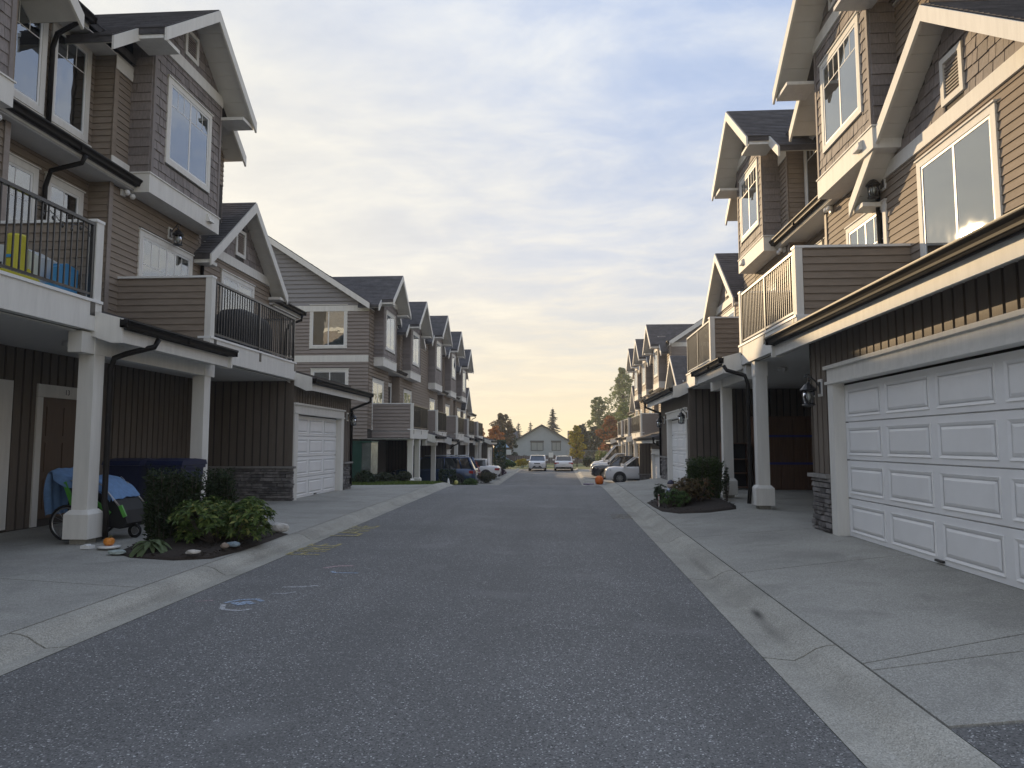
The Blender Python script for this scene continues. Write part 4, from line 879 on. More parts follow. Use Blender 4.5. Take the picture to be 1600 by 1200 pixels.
# ================================================================ plants
def leafquads(mb,rr,c,rad,n,size,shape='ell',hollow=.55,up=0.0,elong=1.5):
    for _ in range(n):
        if shape=='ell':
            while True:
                p=Vector((rr.uniform(-1,1),rr.uniform(-1,1),rr.uniform(-1,1)))
                if p.length<=1 and (p.length>hollow or rr.random()<.25): break
        else:
            p=Vector((rr.uniform(-1,1),rr.uniform(-1,1),rr.uniform(-1,1)))
            if rr.random()<.8:
                k=rr.choice((0,0,1,1,2)); p[k]=math.copysign(rr.uniform(.85,1.05),p[k])
        q=Vector(c)+Vector((p.x*rad[0],p.y*rad[1],p.z*rad[2]))
        d=Vector((rr.gauss(0,1),rr.gauss(0,1),rr.gauss(0,1)+up)).normalized(); e=d.cross(Vector((rr.gauss(0,1),rr.gauss(0,1),rr.gauss(0,1)))).normalized()
        s=size*rr.uniform(.6,1.3); a=d*s*elong*.5; b=e*s*.5
        mb.add([q-a,q+b*.9-a*.1,q+a,q-b*.9-a*.1],[(0,1,2,3)])
def stems(mb,base,c,rad,n,rr,r0=.02):
    for _ in range(n):
        t=Vector(c)+Vector((rr.uniform(-.7,.7)*rad[0],rr.uniform(-.7,.7)*rad[1],rr.uniform(-.2,.7)*rad[2])); b=Vector(base)+Vector((rr.uniform(-.2,.2)*rad[0],rr.uniform(-.2,.2)*rad[1],0))
        mb.tube([b,(b+t)/2+Vector((rr.uniform(-.05,.05),rr.uniform(-.05,.05),.03)),t],[r0,r0*.7,r0*.3],5)
def shrub(name,label,loc,rad,n,size,m,cat='shrub',group=None,shape='ell',seed=1,lumps=6,hollow=.55):
    rr=random.Random(seed); o=empty(name,loc); tag(o,label,cat,group); mb=MB()
    if shape=='ell':
        for k in range(lumps):
            a=rr.uniform(0,6.28); d=rr.uniform(.2,.65); c=(math.cos(a)*d*rad[0],math.sin(a)*d*rad[1],rad[2]*rr.uniform(.55,1.15)); f=rr.uniform(.42,.62)
            leafquads(mb,rr,c,(rad[0]*f,rad[1]*f,rad[2]*f*1.1),n//lumps,size,'ell',hollow,.4)
    else: leafquads(mb,rr,(0,0,rad[2]),rad,n,size,'box',.55,.2)
    mb.build('foliage',m,o); st=MB(); stems(st,(0,0,-.02),(0,0,rad[2]),rad,7,rr,.014); st.build('stem',M_BARK,o); return o
def sprig_shrub(name,label,loc,rad,h,n,m,group=None,seed=1,lean=.2,lsize=.046,cat='hedge',cut=True):
    rr=random.Random(seed); o=empty(name,loc); tag(o,label,cat,group); mb=MB(); st=MB()
    for k in range(n):
        a=rr.uniform(0,6.28); d=rr.random()**.5; b=Vector((math.cos(a)*d*rad[0]*.75,math.sin(a)*d*rad[1]*.75,0)); z0=rr.uniform(.0,.55)*h if k>n*.25 else 0
        L_=rr.uniform(.28,.55)*h; z1=min(z0+L_,h*rr.uniform(.97,1.03)) if cut else z0+L_
        t=Vector((math.cos(a)*d*rad[0]*(1+lean*rr.random()),math.sin(a)*d*rad[1]*(1+lean*rr.random()),z1)); b.z=z0
        if k%3==0: st.tube([b,t],[.007,.003],4)
        m_=int(26*(t-b).length/.5)+6
        for q in range(m_):
            f=q/m_; c=b.lerp(t,f)+Vector((rr.gauss(0,.018),rr.gauss(0,.018),rr.gauss(0,.012)))
            dv=Vector((rr.gauss(0,1),rr.gauss(0,1),.6)).normalized(); e=dv.cross(Vector((rr.gauss(0,1),rr.gauss(0,1),rr.gauss(0,1)))).normalized(); s=lsize*rr.uniform(.7,1.4)
            mb.add([c,c+e*s*.22+dv*s*.5,c+dv*s,c-e*s*.22+dv*s*.5],[(0,1,2,3)])
    mb.build('foliage',m,o); st.tube([(0,0,-.02),(0,0,h*.5)],[.02,.01],5); st.build('stem',M_BARK,o); return o
def whorl_shrub(name,label,loc,rad,n,m,seed=1,leaf=.09,cat='shrub'):
    rr=random.Random(seed); o=empty(name,loc); tag(o,label,cat); mb=MB(); st=MB(); R3=Vector(rad)
    lob=[(Vector((rr.uniform(-.62,.62),rr.uniform(-.62,.62),rr.uniform(.25,.7))),rr.uniform(.30,.5)) for _ in range(11)]
    for k in range(n):
        c0,f=lob[k%len(lob)]
        while True:
            p=Vector((rr.gauss(0,1),rr.gauss(0,1),rr.gauss(.35,1))).normalized()
            if p.z>-.35: break
        q=c0+p*f*rr.uniform(.75,1.08); c=Vector((q.x*R3.x,q.y*R3.y,max(.05,q.z*R3.z*1.35)))
        if k%4==0: st.tube([Vector((c0.x*R3.x*.4,c0.y*R3.y*.4,0)),Vector((c.x*.75,c.y*.75,c.z*.55)),c],[.010,.006,.003],4)
        ax=(p+Vector((0,0,.9))).normalized(); u=ax.cross(Vector((rr.random(),rr.random(),.1))).normalized(); v=ax.cross(u)
        for j in range(9):
            t=j*.7+rr.uniform(-.2,.2); L_=leaf*rr.uniform(.6,1.15); dr=(u*math.cos(t)+v*math.sin(t)+ax*rr.uniform(-.25,.75)).normalized(); sd=dr.cross(ax).normalized()*L_*.19
            mid=c+dr*L_*.5+ax*.008; mb.add([c,mid+sd,c+dr*L_-ax*.012,mid-sd],[(0,1,2,3)])
    mb.build('foliage',m,o); st.build('stem',M_BARK,o); return o
def tree(name,label,loc,h,crown,n,size,m,trunk=.16,group='trees beyond the lane',seed=1,clumps=14,zlow=.25,taper=False):
    rr=random.Random(seed); o=empty(name,loc); tag(o,label,'tree',group); mb=MB(); tk=MB(); clumps=int(clumps*2.2)
    top=Vector((rr.uniform(-.2,.2),rr.uniform(-.2,.2),h*.9)); tk.tube([(0,0,-.3),(0,0,h*.3),top*.6+Vector((0,0,h*.05)),top],[trunk,trunk*.8,trunk*.5,trunk*.12],8)
    z0=h*zlow; hz=(h-z0)/2
    for k in range(clumps):
        t=(k+.5)/clumps; zz=z0+(h-z0)*t
        wr=math.sin(math.pi*min(1,max(.08,(t*.85+.12))))**.7 if not taper else (1-t)*.95+.08
        a=k*2.4+rr.uniform(-.4,.4); d=rr.uniform(.12,.78)*wr; c=Vector((math.cos(a)*d*crown,math.sin(a)*d*crown,zz))
        f=rr.uniform(.18,.38)*(wr*.7+.3); leafquads(mb,rr,c,(crown*f,crown*f,hz*f*.5),n//clumps,size,'ell',.3,.3,1.3)
        tk.tube([(0,0,max(.3,zz*.75)),c*.6+Vector((0,0,zz*.33)),c],[trunk*.35,trunk*.2,trunk*.07],5)
    tk.build('trunk',M_BARK,o,smooth=True); mb.build('crown',m,o); return o
def conifer(name,label,loc,h,w,m,seed=1,group='trees beyond the lane',tiers=26,size=.5):
    rr=random.Random(seed); o=empty(name,loc); tag(o,label,'tree',group); mb=MB(); tk=MB(); tk.tube([(0,0,-.3),(0,0,h*.5),(0,0,h)],[.22,.14,.02],8)
    for i in range(tiers):
        t=i/tiers; zz=h*(.10+.88*t); r=w*(1-t)**.85+.12; nb=max(6,int(13*(1-t))+4)
        for k in range(nb):
            a=rr.uniform(0,6.28); rl=r*rr.uniform(.7,1.12); dv=Vector((math.cos(a),math.sin(a),-.28)); sd=Vector((-math.sin(a),math.cos(a),0))
            for q in range(5):
                f=(q+.6)/5; c=Vector((0,0,zz))+dv*rl*f; s=size*(.5+.5*(1-f))*(.5+.6*(1-t))
                c+=Vector((rr.uniform(-.1,.1),rr.uniform(-.1,.1),rr.uniform(-.12,.12)))
                mb.add([c-dv*s*.6,c+sd*s*.5+Vector((0,0,-.1)),c+dv*s*.7,c-sd*s*.5+Vector((0,0,-.1))],[(0,1,2,3)])
    tk.build('trunk',M_BARK,o,smooth=True); mb.build('crown',m,o); return o
LF_HEDGE=leafmat('cedar_leaf',(.018,.030,.014),(.045,.068,.026)); LF_RHO=leafmat('rhododendron_leaf',(.035,.075,.02),(.15,.21,.055),(.36,.34,.11)); LF_HOSTA=leafmat('hosta_leaf',(.06,.10,.05),(.16,.20,.10),(.30,.20,.06))
LF_AZ=leafmat('azalea_leaf',(.06,.055,.022),(.16,.105,.045),(.24,.10,.04)); LF_GRN=leafmat('bright_shrub_leaf',(.035,.075,.018),(.09,.15,.035)); LF_RED=leafmat('red_shrub_leaf',(.22,.03,.02),(.38,.07,.04)); LF_ORG=leafmat('orange_leaf',(.36,.13,.03),(.58,.24,.05),(.20,.17,.04)); LF_YEL=leafmat('yellow_leaf',(.26,.26,.05),(.55,.42,.06),(.45,.22,.04)); LF_DRK=leafmat('dark_tree_leaf',(.030,.050,.028),(.065,.095,.050)); LF_PAL=leafmat('pale_tree_leaf',(.13,.17,.055),(.30,.33,.12)); LF_MIX=leafmat('maple_leaf',(.07,.075,.03),(.16,.11,.05),(.30,.15,.05)); LF_RT=leafmat('russet_leaf',(.22,.13,.05),(.42,.15,.05),(.18,.19,.05)); LF_CON=leafmat('conifer_needle',(.025,.045,.032),(.055,.085,.060))
def bed(name,label,poly,z,h=.05):
    mb=MB(); cx=sum(p[0] for p in poly)/len(poly); cy=sum(p[1] for p in poly)/len(poly); rr=random.Random(3)
    rings=[]; N_=len(poly)
    for f,dz in((1.0,-.05),(1.0,.01),(.93,.05),(.75,.075),(.5,.085),(.25,.09)):
        rings.append([(cx+(x-cx)*f,cy+(y-cy)*f,z(x,y)+dz+(rr.uniform(-.012,.012) if f<1 else 0)) for x,y in poly])
    for r in rings: mb.v+=r
    for i in range(len(rings)-1):
        for k in range(N_): mb.f.append((i*N_+k,i*N_+(k+1)%N_,(i+1)*N_+(k+1)%N_,(i+1)*N_+k))
    mb.f.append(tuple((len(rings)-1)*N_+k for k in range(N_)))
    o=mb.build(name,M_SOIL,fixn=True,smooth=True); tag(o,label,'garden bed',kind='structure')
    ch=MB()
    for _ in range(420):
        a=rr.uniform(0,1)**.5; k=rr.randrange(N_); x=cx+(poly[k][0]*(1-0)+0-cx)*a; y=cy+(poly[k][1]-cy)*a; t=rr.random(); k2=(k+1)%N_
        x=cx+((poly[k][0]*(1-t)+poly[k2][0]*t)-cx)*a*.96; y=cy+((poly[k][1]*(1-t)+poly[k2][1]*t)-cy)*a*.96
        d=Vector((rr.gauss(0,1),rr.gauss(0,1),rr.gauss(0,.3))).normalized(); e=d.cross(Vector((0,0,1))).normalized(); c=Vector((x,y,z(x,y)+.055+.04*(1-a)))
        ch.obox(c,d*rr.uniform(.02,.06),e*rr.uniform(.008,.02),d.cross(e)*.008)
    ch.build('bark_chip',M_SOIL,o,kind='stuff')
def rock(label,loc,s,col,seed):
    rr=random.Random(seed); bm=bmesh.new(); bmesh.ops.create_icosphere(bm,subdivisions=2,radius=1)
    for v in bm.verts: v.co=Vector((v.co.x*s[0],v.co.y*s[1],v.co.z*s[2]))*rr.uniform(.82,1.12)
    me=bpy.data.meshes.new('rock'); bm.to_mesh(me); bm.free(); me.materials.append(mat('rock_%d'%seed,col,.85,var=.25,scale=20,bump=.5))
    o=bpy.data.objects.new('rock',me); COL.objects.link(o); o.location=loc; tag(o,label,'rock','rocks edging the garden bed'); return o
def flatz(dz): return lambda x,y:zg(x,y)+dz
bed('garden_bed','mulched garden bed beside the left driveway',[(-5.75,9.05),(-5.4,8.78),(-4.8,8.72),(-4.42,8.95),(-4.33,9.6),(-4.33,10.6),(-4.35,11.35),(-5.0,11.6),(-5.65,11.45),(-5.85,10.6),(-5.9,9.8)],flatz(.0))
HG='clipped hedges in the left bed'
sprig_shrub('hedge','tall clipped dark hedge, leftmost of three by the wheeled bins',(-5.68,9.98,.2),(.21,.21),1.05,640,LF_HEDGE,HG,11)
sprig_shrub('hedge','clipped dark hedge in the middle of the three, partly bare low down',(-5.36,10.1,.2),(.17,.17),1.04,330,LF_HEDGE,HG,12)
sprig_shrub('hedge','clipped dark hedge at the right of three, by the white column',(-5.22,10.75,.2),(.22,.2),1.02,620,LF_HEDGE,HG,13)
whorl_shrub('rhododendron_bush','broad yellow green rhododendron bush in the left bed',(-4.76,10.02,.18),(.68,.92,.44),760,LF_RHO,14,.10)
def hosta():
    o=empty('hosta_plant',(-5.28,9.02,.2)); tag(o,'low hosta plant with wilting variegated leaves at the bed corner','plant'); rr=random.Random(5); n=0
    for k in range(34):
        a=rr.uniform(0,6.28); L_=rr.uniform(.12,.28); w=L_*.45; el=rr.uniform(.1,.9); d=Vector((math.cos(a),math.sin(a),0)); s=Vector((-d.y,d.x,0)); mb=MB(); P=[]
        for i in range(6):
            t=i/5; c=d*(L_*t*math.cos(el)+.03)+Vector((0,0,.04+L_*(math.sin(el)*t*1.2-.9*t*t*.8)+.08*(1-t))); ww=w*math.sin(math.pi*min(.98,t*.9+.06))*.5
            P+= [c-s*ww+Vector((0,0,.02)),c,c+s*ww+Vector((0,0,.02))]
        mb.v=[tuple(p) for p in P]; mb.f=[(i*3+j,i*3+j+1,i*3+j+4,i*3+j+3) for i in range(5) for j in range(2)]
        mb.build('leaf',LF_HOSTA,o,smooth=True)
hosta()
rock('white rock at the far kerb end of the left bed',(-4.45,11.25,.27),(.14,.1,.09),(.55,.53,.5),31)
rock('flat pale stone on the front edge of the left bed',(-4.62,8.86,.24),(.11,.05,.03),(.5,.47,.43),32)
rock('small brown stone at the bed corner near the kerb',(-4.42,9.3,.26),(.06,.05,.04),(.28,.22,.18),33)
rock('blue grey stone at the bed corner near the kerb',(-4.4,9.5,.25),(.1,.06,.04),(.22,.28,.32),34)
rock('pale flat stone left of the hosta',(-5.66,8.92,.22),(.13,.08,.03),(.36,.42,.40),35)
bed('garden_bed','mulched garden bed beside the right driveway',[(2.12,16.2),(2.16,15.2),(2.42,14.62),(3.0,14.5),(3.6,14.85),(3.75,15.5),(3.85,17.4),(3.5,18.0),(2.4,18.1),(2.1,17.3)],flatz(.0))
sprig_shrub('hedge','square clipped green hedge in the right bed beside the porch column',(3.42,17.0,.3),(.42,.3),1.0,1100,leafmat('yew_leaf',(.03,.055,.018),(.085,.125,.035)),None,15,.05,.045)
whorl_shrub('azalea_bush','rounded bronze brown azalea bush in the right bed',(2.95,16.0,.27),(.55,.6,.40),520,LF_AZ,16,.065)
whorl_shrub('small_shrub','small bright green shrub in front of the bronze azalea',(2.48,15.5,.24),(.3,.32,.28),220,LF_GRN,17,.06)
whorl_shrub('small_shrub','dark leafy shrub by the red picket border',(2.33,16.4,.24),(.2,.3,.3),150,LF_HEDGE,18,.06)
shrub('climbing_plant','thin twiggy climbing plant beside the right porch column',(3.86,16.75,.3),(.08,.08,.52),150,.05,LF_HEDGE,'plant',None,'ell',19,5,.2)
def picket():
    o=empty('picket_border',(2.2,16.35,.22)); tag(o,'little red picket border at the kerb corner of the right bed','fence'); m=mat('red_picket',(.26,.06,.05),.7,var=.2,scale=9); w=mat('white_picket',(.6,.58,.55),.7)
    for i in range(9): MB().box((-.02+i*.012,-.5+i*.1,0),(.0+i*.012,-.46+i*.1,.24+(i%2)*.03)).build('picket',w if i%3==0 else m,o)
    for z in(.07,.17): MB().bar((-.03,-.5,z),(.09,.36,z),.012,.02).build('rail',m,o)
picket()
def gnome():
    o=empty('garden_figurine',(2.62,16.95,.27)); tag(o,'blue and white garden figurine with dark hat among the right shrubs','figurine')
    MB().lathe((0,0,0),[(.06,0),(.13,.03),(.15,.12),(.12,.24),(.07,.30)],12).build('body',mat('figurine_blue',(.35,.45,.62),.5),o,smooth=True)
    MB().lathe((0,0,.30),[(.05,0),(.085,.04),(.085,.10),(.04,.14)],12).build('head',mat('figurine_face',(.55,.45,.40),.5),o,smooth=True)
    MB().lathe((0,0,.40),[(.085,0),(.08,.03),(.06,.07),(.02,.10)],12).build('hat',mat('figurine_dark',(.03,.03,.07),.5),o,smooth=True)
gnome()
# ================================================================ left porch things
def pumpkin(label,loc,r):
    mb=MB(); n=40
    prof=[(.02,0),(.55,.06),(.9,.25),(1.0,.5),(.92,.78),(.6,.97),(.18,1.0),(.05,.94)]
    for q,(a,h) in enumerate(prof):
        for k in range(n):
            t=2*math.pi*k/n; rr_=r*a*(1-.10*abs(math.sin(t*4.5))); mb.v.append((rr_*math.cos(t),rr_*math.sin(t),h*r*1.45))
    for i in range(len(prof)-1):
        for k in range(n): mb.f.append((i*n+k,i*n+(k+1)%n,(i+1)*n+(k+1)%n,(i+1)*n+k))
    o=mb.build('pumpkin',mat('pumpkin_skin',(.62,.22,.03),.5,var=.12,scale=15),smooth=True); o.location=loc; tag(o,label,'pumpkin')
    MB().tube([(0,0,r*1.35),(.01,0,r*1.6),(.03,0,r*1.75)],[.016,.011,.012],6).build('stalk',mat('pumpkin_stalk',(.14,.13,.05),.8),o)
pumpkin('small orange pumpkin beside the left white column',(-6.05,9.35,.235),.075)
o=MB().lathe((0,0,0),[(.1,0),(.14,.01),(.15,.03),(.05,.032)],16).build('dish',M_WHT,smooth=True); o.location=(-6.04,9.34,.205); tag(o,'white dish under the small pumpkin','dish')
o=MB().box((-.07,-.05,0),(.07,.05,.045)).box((-.02,-.06,.045),(.02,.04,.06)).build('splash_block',M_WHT); o.location=(-6.3,9.28,.205); tag(o,'white block at the foot of the left downspout','block')
def bin_(label,loc,rz):
    m=mat('bin_plastic',(.012,.018,.060),.42,var=.1,scale=6); o=empty('wheeled_bin',loc,rz); tag(o,label,'bin','wheeled bins in the left porch')
    b=MB(); b.add([(-.24,-.27,.05),(.24,-.27,.05),(.24,.25,.05),(-.24,.25,.05),(-.31,-.36,1.02),(.31,-.36,1.02),(.31,.34,1.02),(-.31,.34,1.02)],BOXF); b.box((-.33,-.38,.98),(.33,.36,1.03)); b.build('body',m,o)
    l=MB(); l.prism([(-.34,-.40,1.035),(-.34,.40,1.035),(-.34,.36,1.12),(-.34,0,1.15),(-.34,-.36,1.11)],(.68,0,0)); l.build('lid',m,o,fixn=True)
    MB().tube([(-.26,.36,1.0),(-.26,.46,1.02),(.26,.46,1.02),(.26,.36,1.0)],.016,6).build('handle',m,o)
    for s in(-1,1): MB().lathe((s*.27,.24,.12),[(.02,-.03),(.12,-.03),(.12,.03),(.02,.03)],14,'x').build('wheel',M_BLK,o)
    w=MB(); 
    for k in range(4):
        a=k*math.pi/2; b_=a+math.pi/2; r=.06; y=lambda z:-.272-(z-.05)*.0925-.004
        p=(r*math.cos(a),0,.78+r*math.sin(a)); q=(r*math.cos(b_),0,.78+r*math.sin(b_)); w.bar((p[0],y(p[2]),p[2]),(q[0],y(q[2]),q[2]),.004,.014,up=(0,1,0))
    w.build('emblem',mat('emblem_white',(.55,.57,.6),.6),o)
bin_('dark blue wheeled bin with diamond emblem, left one in the left porch',(-7.6,12.35,.2),R(0)); bin_('dark blue wheeled bin with diamond emblem, right one in the left porch',(-6.82,12.4,.2),R(-4))
def trailer():
    o=empty('bicycle_trailer',(-6.98,10.47,.2),0); tag(o,'black and green child bike trailer parked behind the left column','trailer')
    blk=mat('trailer_fabric',(.012,.012,.013),.7); grn=mat('trailer_green',(.10,.38,.06),.45); met=mat('trailer_tube',(.35,.35,.36),.35,metal=.8); tyre=mat('tyre_rubber',(.014,.014,.015),.8)
    b=MB(); prof=[(-.26,.30),(.55,.16),(.66,.24),(.60,.42),(.26,.78),(.0,.86),(-.26,.74)]
    b.prism([(x,-.3,z) for x,z in prof],(0,.6,0)); b.build('body',blk,o,fixn=True)
    for s in(-1,1):
        MB().tube([(.62,s*.315,.40),(.26,s*.315,.80),(.0,s*.315,.885),(-.36,s*.315,.84)],.013,7).build('frame_tube',met,o,smooth=True)
        MB().bar((-.30,s*.332,.84),(-.16,s*.332,.50),.03,.06).build('green_stay',grn,o); MB().bar((.12,s*.318,.60),(.40,s*.318,.38),.03,.05).build('green_stay',grn,o); MB().bar((.56,s*.32,.5),(.64,s*.32,.34),.03,.05).build('green_stay',grn,o)
        w=MB(); c=(-.20,s*.40,.255); w.tube([(c[0]+.245*math.cos(k*.2618),c[1],c[2]+.245*math.sin(k*.2618)) for k in range(24)],.018,7,closed=True); ww=w.build('wheel',tyre,o,smooth=True)
        r=MB(); r.tube([(c[0]+.215*math.cos(k*.2618),c[1],c[2]+.215*math.sin(k*.2618)) for k in range(24)],.011,6,closed=True); r.lathe(c,[(.02,-.03),(.025,0),(.02,.03)],8,'y')
        r.build('rim',met,ww)
        sp=MB()
        for k in range(14): a=k*2*math.pi/14; sp.tube([c,(c[0]+.21*math.cos(a),c[1],c[2]+.21*math.sin(a))],.0025,4)
        sp.build('spokes',met,ww)
    c=(.60,0,.10); w=MB(); w.tube([(c[0]+.085*math.cos(k*.393),c[1],c[2]+.085*math.sin(k*.393)) for k in range(16)],.022,7,closed=True); ww=w.build('front_wheel',tyre,o,smooth=True); MB().lathe(c,[(.05,-.015),(.055,0),(.05,.015)],12,'y').build('rim',met,ww)
    MB().tube([(.58,0,.34),(.62,0,.22),(.60,.045,.10)],.012,6).build('fork',met,o)
    MB().tube([(-.26,-.28,.78),(-.52,-.28,1.0),(-.52,.28,1.0),(-.26,.28,.78)],.014,7).build('push_handle',blk,o,smooth=True)
    return o
trailer()
def towel():
    m=mat('blue_towel',(.15,.27,.48),.9,var=.15,scale=12,bump=.4,bscale=80); mb=MB(); pr=[(-.56,.36),(-.585,.70),(-.565,.97),(-.50,1.03),(-.38,.95),(-.22,.90),(-.02,.915),(.14,.885),(.28,.80),(.40,.68),(.46,.60)]
    xs=[]
    for k in range(len(pr)-1):
        p0,p1,p2,p3=[Vector((*pr[max(0,min(len(pr)-1,k+q))],0)) for q in(-1,0,1,2)]
        for t in(0,.25,.5,.75): xs.append(.5*((2*p1)+(p2-p0)*t+(2*p0-5*p1+4*p2-p3)*t*t+(3*p1-p0-3*p2+p3)*t**3))
    xs.append(Vector((*pr[-1],0))); ny=21; P=[]
    for i,p in enumerate(xs):
        for j in range(ny):
            y=-.37+.70*j/(ny-1); s_=i/len(xs); drop=max(0,(-.31-y))*2.2*(1 if .3<s_<.9 else .2)+.02*math.sin(s_*17+y*6)*.5; fold=.012*math.sin(y*34+s_*9)*(1.6 if s_<.22 else .5)
            P.append((p.x-(fold if s_<.25 else 0),max(y,-.345-.02*math.sin(s_*20)),p.y-drop+(fold if s_>=.25 else 0)+.006*math.sin(s_*40+y*20)))
    n=ny; N_=len(P); mb.v=P+[(x,y,z-.008) for x,y,z in P]
    for i in range(len(xs)-1):
        for q in range(n-1): f=(i*n+q,(i+1)*n+q,(i+1)*n+q+1,i*n+q+1); mb.f.append(f); mb.f.append(tuple(k+N_ for k in f[::-1]))
    o=mb.build('towel',m,smooth=True); o.location=(-6.98,10.47,.2); tag(o,'blue printed beach towel draped over the bike trailer','towel')
    mt=Matrix.Translation((.22,-.372,.70))@Matrix.Rotation(R(24),4,'Y')@Matrix.Rotation(R(90),4,'X')
    textmesh('towel_print','California',.075,mat('print_navy',(.02,.02,.09),.9),mt,o,.001)
    yel=mat('print_yellow',(.42,.36,.06),.9); MB().box((-.612,-.25,.42),(-.606,-.05,.75)).build('towel_print',yel,o)
towel()
# ================================================================ balcony things
def toys():
    o=empty('toy_kitchen',(-7.55,9.2,3.45)); tag(o,'white and yellow plastic play house on the near left balcony','toy'); w=mat('toy_white',(.62,.66,.68),.5); y=mat('toy_yellow',(.55,.50,.04),.5); bl=mat('toy_blue',(.06,.28,.55),.45)
    b=MB(); b.prism([(-.45,-.05,.1),(.45,-.05,.1),(.45,-.05,.72),(.2,-.05,.86),(-.25,-.05,.92),(-.45,-.05,.84)],(0,.42,0)); b.build('body',w,o,fixn=True)
    MB().box((-.30,-.058,.45),(-.10,-.05,.66)).build('window_hole',M_DARK,o)
    MB().lathe((.18,-.14,.42),[(.10,0),(.13,.02),(.13,.55),(.11,.58)],14).build('tower',y,o,smooth=False); MB().box((.06,-.30,.36),(.3,.02,.42)).build('shelf',y,o); MB().box((.12,-.28,.66),(.22,-.265,.70)).build('sticker',bl,o)
    c=empty('toy_chair',(-7.12,9.25,3.45)); c.scale=(1.15,1.15,1.15); tag(c,'blue plastic toy armchair behind the near left railing','toy')
    q=MB(); q.box((-.28,-.2,.0),(.24,.22,.28)); q.prism([(-.3,.14,.0),(.26,.14,.0),(.26,.14,.50),(.1,.14,.60),(-.16,.14,.60),(-.3,.14,.5)],(0,.1,0)); q.box((-.32,-.2,.0),(-.26,.14,.40)); q.prism([(.22,-.22,0),(.22,.2,0),(.22,.2,.52),(.22,0,.56),(.22,-.16,.48)],(.08,0,0)); q.build('seat',bl,c,fixn=True); MB().box((-.24,-.22,.1),(.18,-.205,.2)).build('drawer',mat('toy_blue_dark',(.04,.18,.40),.5),c)
    d=empty('toy_ride',(-7.0,8.55,3.45)); tag(d,'yellow ride on toy at the picture edge on the left balcony','toy'); MB().prism([(-.2,-.3,.1),(-.2,.3,.1),(-.2,.3,.3),(-.2,.1,.42),(-.2,-.2,.36)],(.35,0,0)).build('body',y,d,fixn=True)
    for sx in(-1,1):
        for yy in(-.2,.2): MB().lathe((sx*.2-.02,yy,.09),[(.02,-.03),(.09,-.03),(.09,.03),(.02,.03)],12,'x').build('wheel',M_BLK,d)
toys()
def bbq():
    o=empty('covered_barbecue',(-7.25,15.9,3.45)); tag(o,'barbecue under a black fabric cover on the second left balcony','barbecue'); cv=mat('cover_fabric',(.014,.014,.016),.75,var=.2,scale=8,bump=.5,bscale=14)
    mb=MB(); n=28; L_=1.02
    for i,(f,z) in enumerate(((.98,.10),(1.0,.45),(.99,.78),(.93,.98),(.78,1.12),(.5,1.19),(.0,1.205))):
        for k in range(n):
            a=2*math.pi*k/n; c,s=math.cos(a),math.sin(a); e=.35; x=math.copysign(abs(c)**e,c)*.34*f; y=math.copysign(abs(s)**e,s)*L_*f; wob=1+.03*math.sin(a*7)*(1-z/1.3); mb.v.append((x*wob,y*wob,z))
    for i in range(6):
        for k in range(n): mb.f.append((i*n+k,i*n+(k+1)%n,(i+1)*n+(k+1)%n,(i+1)*n+k))
    mb.build('cover',cv,o,smooth=True)
    for x in(-.25,.25):
        for y in(-.6,.6): MB().box((x-.025,y-.025,0),(x+.025,y+.025,.2)).build('leg',M_BLK,o)
bbq()
def lights():
    rr=random.Random(2); pts=[(-6.60,y,4.6+.035*math.sin(y*9)+rr.uniform(-.03,.02)) for y in [8.4+.06*i for i in range(19)]]
    o=MB().tube(pts,.006,5).build('string_lights',M_BLK); tag(o,'dark string of lights looped over the near left railing','string lights')
    for i in range(2,19,3):
        p=pts[i]; MB().lathe(p,[(.004,-.02),(.016,-.035),(.02,-.06),(.006,-.085)],8).build('bulb',M_BLK,o,smooth=True)
lights()
# ================================================================ right porch: storage boards
def storage():
    o=empty('storage_cupboard',(5.0,20.9,.3)); tag(o,'brown wooden storage cupboard with blue bands at the far side of the right porch','cupboard'); wd=mat('cupboard_wood',(.125,.068,.042),.6,var=.25,scale=4,stretch=(6,1,.6)); bl=mat('blue_band',(.04,.045,.22),.6)
    for k in range(6): MB().box((.62+k*.37,0,.0),(.62+k*.37+.36,.5,2.05)).build('door_board',wd,o)
    for z in(.72,1.5): MB().box((.62,-.02,z),(2.84,-.004,z+.06)).build('band',bl,o)
    MB().box((.60,-.01,2.05),(2.86,.5,2.10)).build('top_board',wd,o)
    b=empty('shelf_unit',(4.75,20.9,.3)); tag(b,'dark brown open shelf unit left of the wooden cupboard in the right porch','shelf')
    MB().box((0,0,0),(.04,.45,1.35)).build('side',wd,b); MB().box((.72,0,0),(.76,.45,1.35)).build('side',wd,b); MB().box((.04,.42,.03),(.72,.45,1.33)).build('back',M_DARK,b)
    for z in(.05,.45,.85,1.31): MB().box((.04,.0,z),(.72,.42,z+.03)).build('shelf',wd,b)
storage()
# ================================================================ kiosk, lawn, far left bits
def kiosk():
    o=empty('utility_cabinet',(-7.55,27.1,-.06)); tag(o,'green utility cabinet with shiny side panel by the far left lawn','cabinet'); g=mat('cabinet_green',(.035,.095,.075),.45,var=.08,scale=5)
    MB().box((-.85,-.5,-.3),(.12,.5,1.72)).build('body',g,o); MB().box((-.88,-.53,1.72),(.5,.53,1.78)).build('top',g,o)
    MB().box((.125,-.5,-.3),(.48,.5,1.72)).build('side_panel',mat('foil_panel',(.45,.52,.50),.25,metal=.8,var=.4,scale=3,bump=.6,bscale=5),o); MB().box((-.82,-.515,.0),(-.38,-.502,1.65)).build('cabinet_door',g,o); MB().box((-.33,-.515,.0),(.09,-.502,1.65)).build('cabinet_door',g,o)
    MB().box((-.4,-.525,1.4),(-.34,-.503,1.46)).build('label_plate',M_WHT,o); MB().box((-.55,-.525,1.1),(-.42,-.503,1.13)).build('handle',M_BRASS,o)
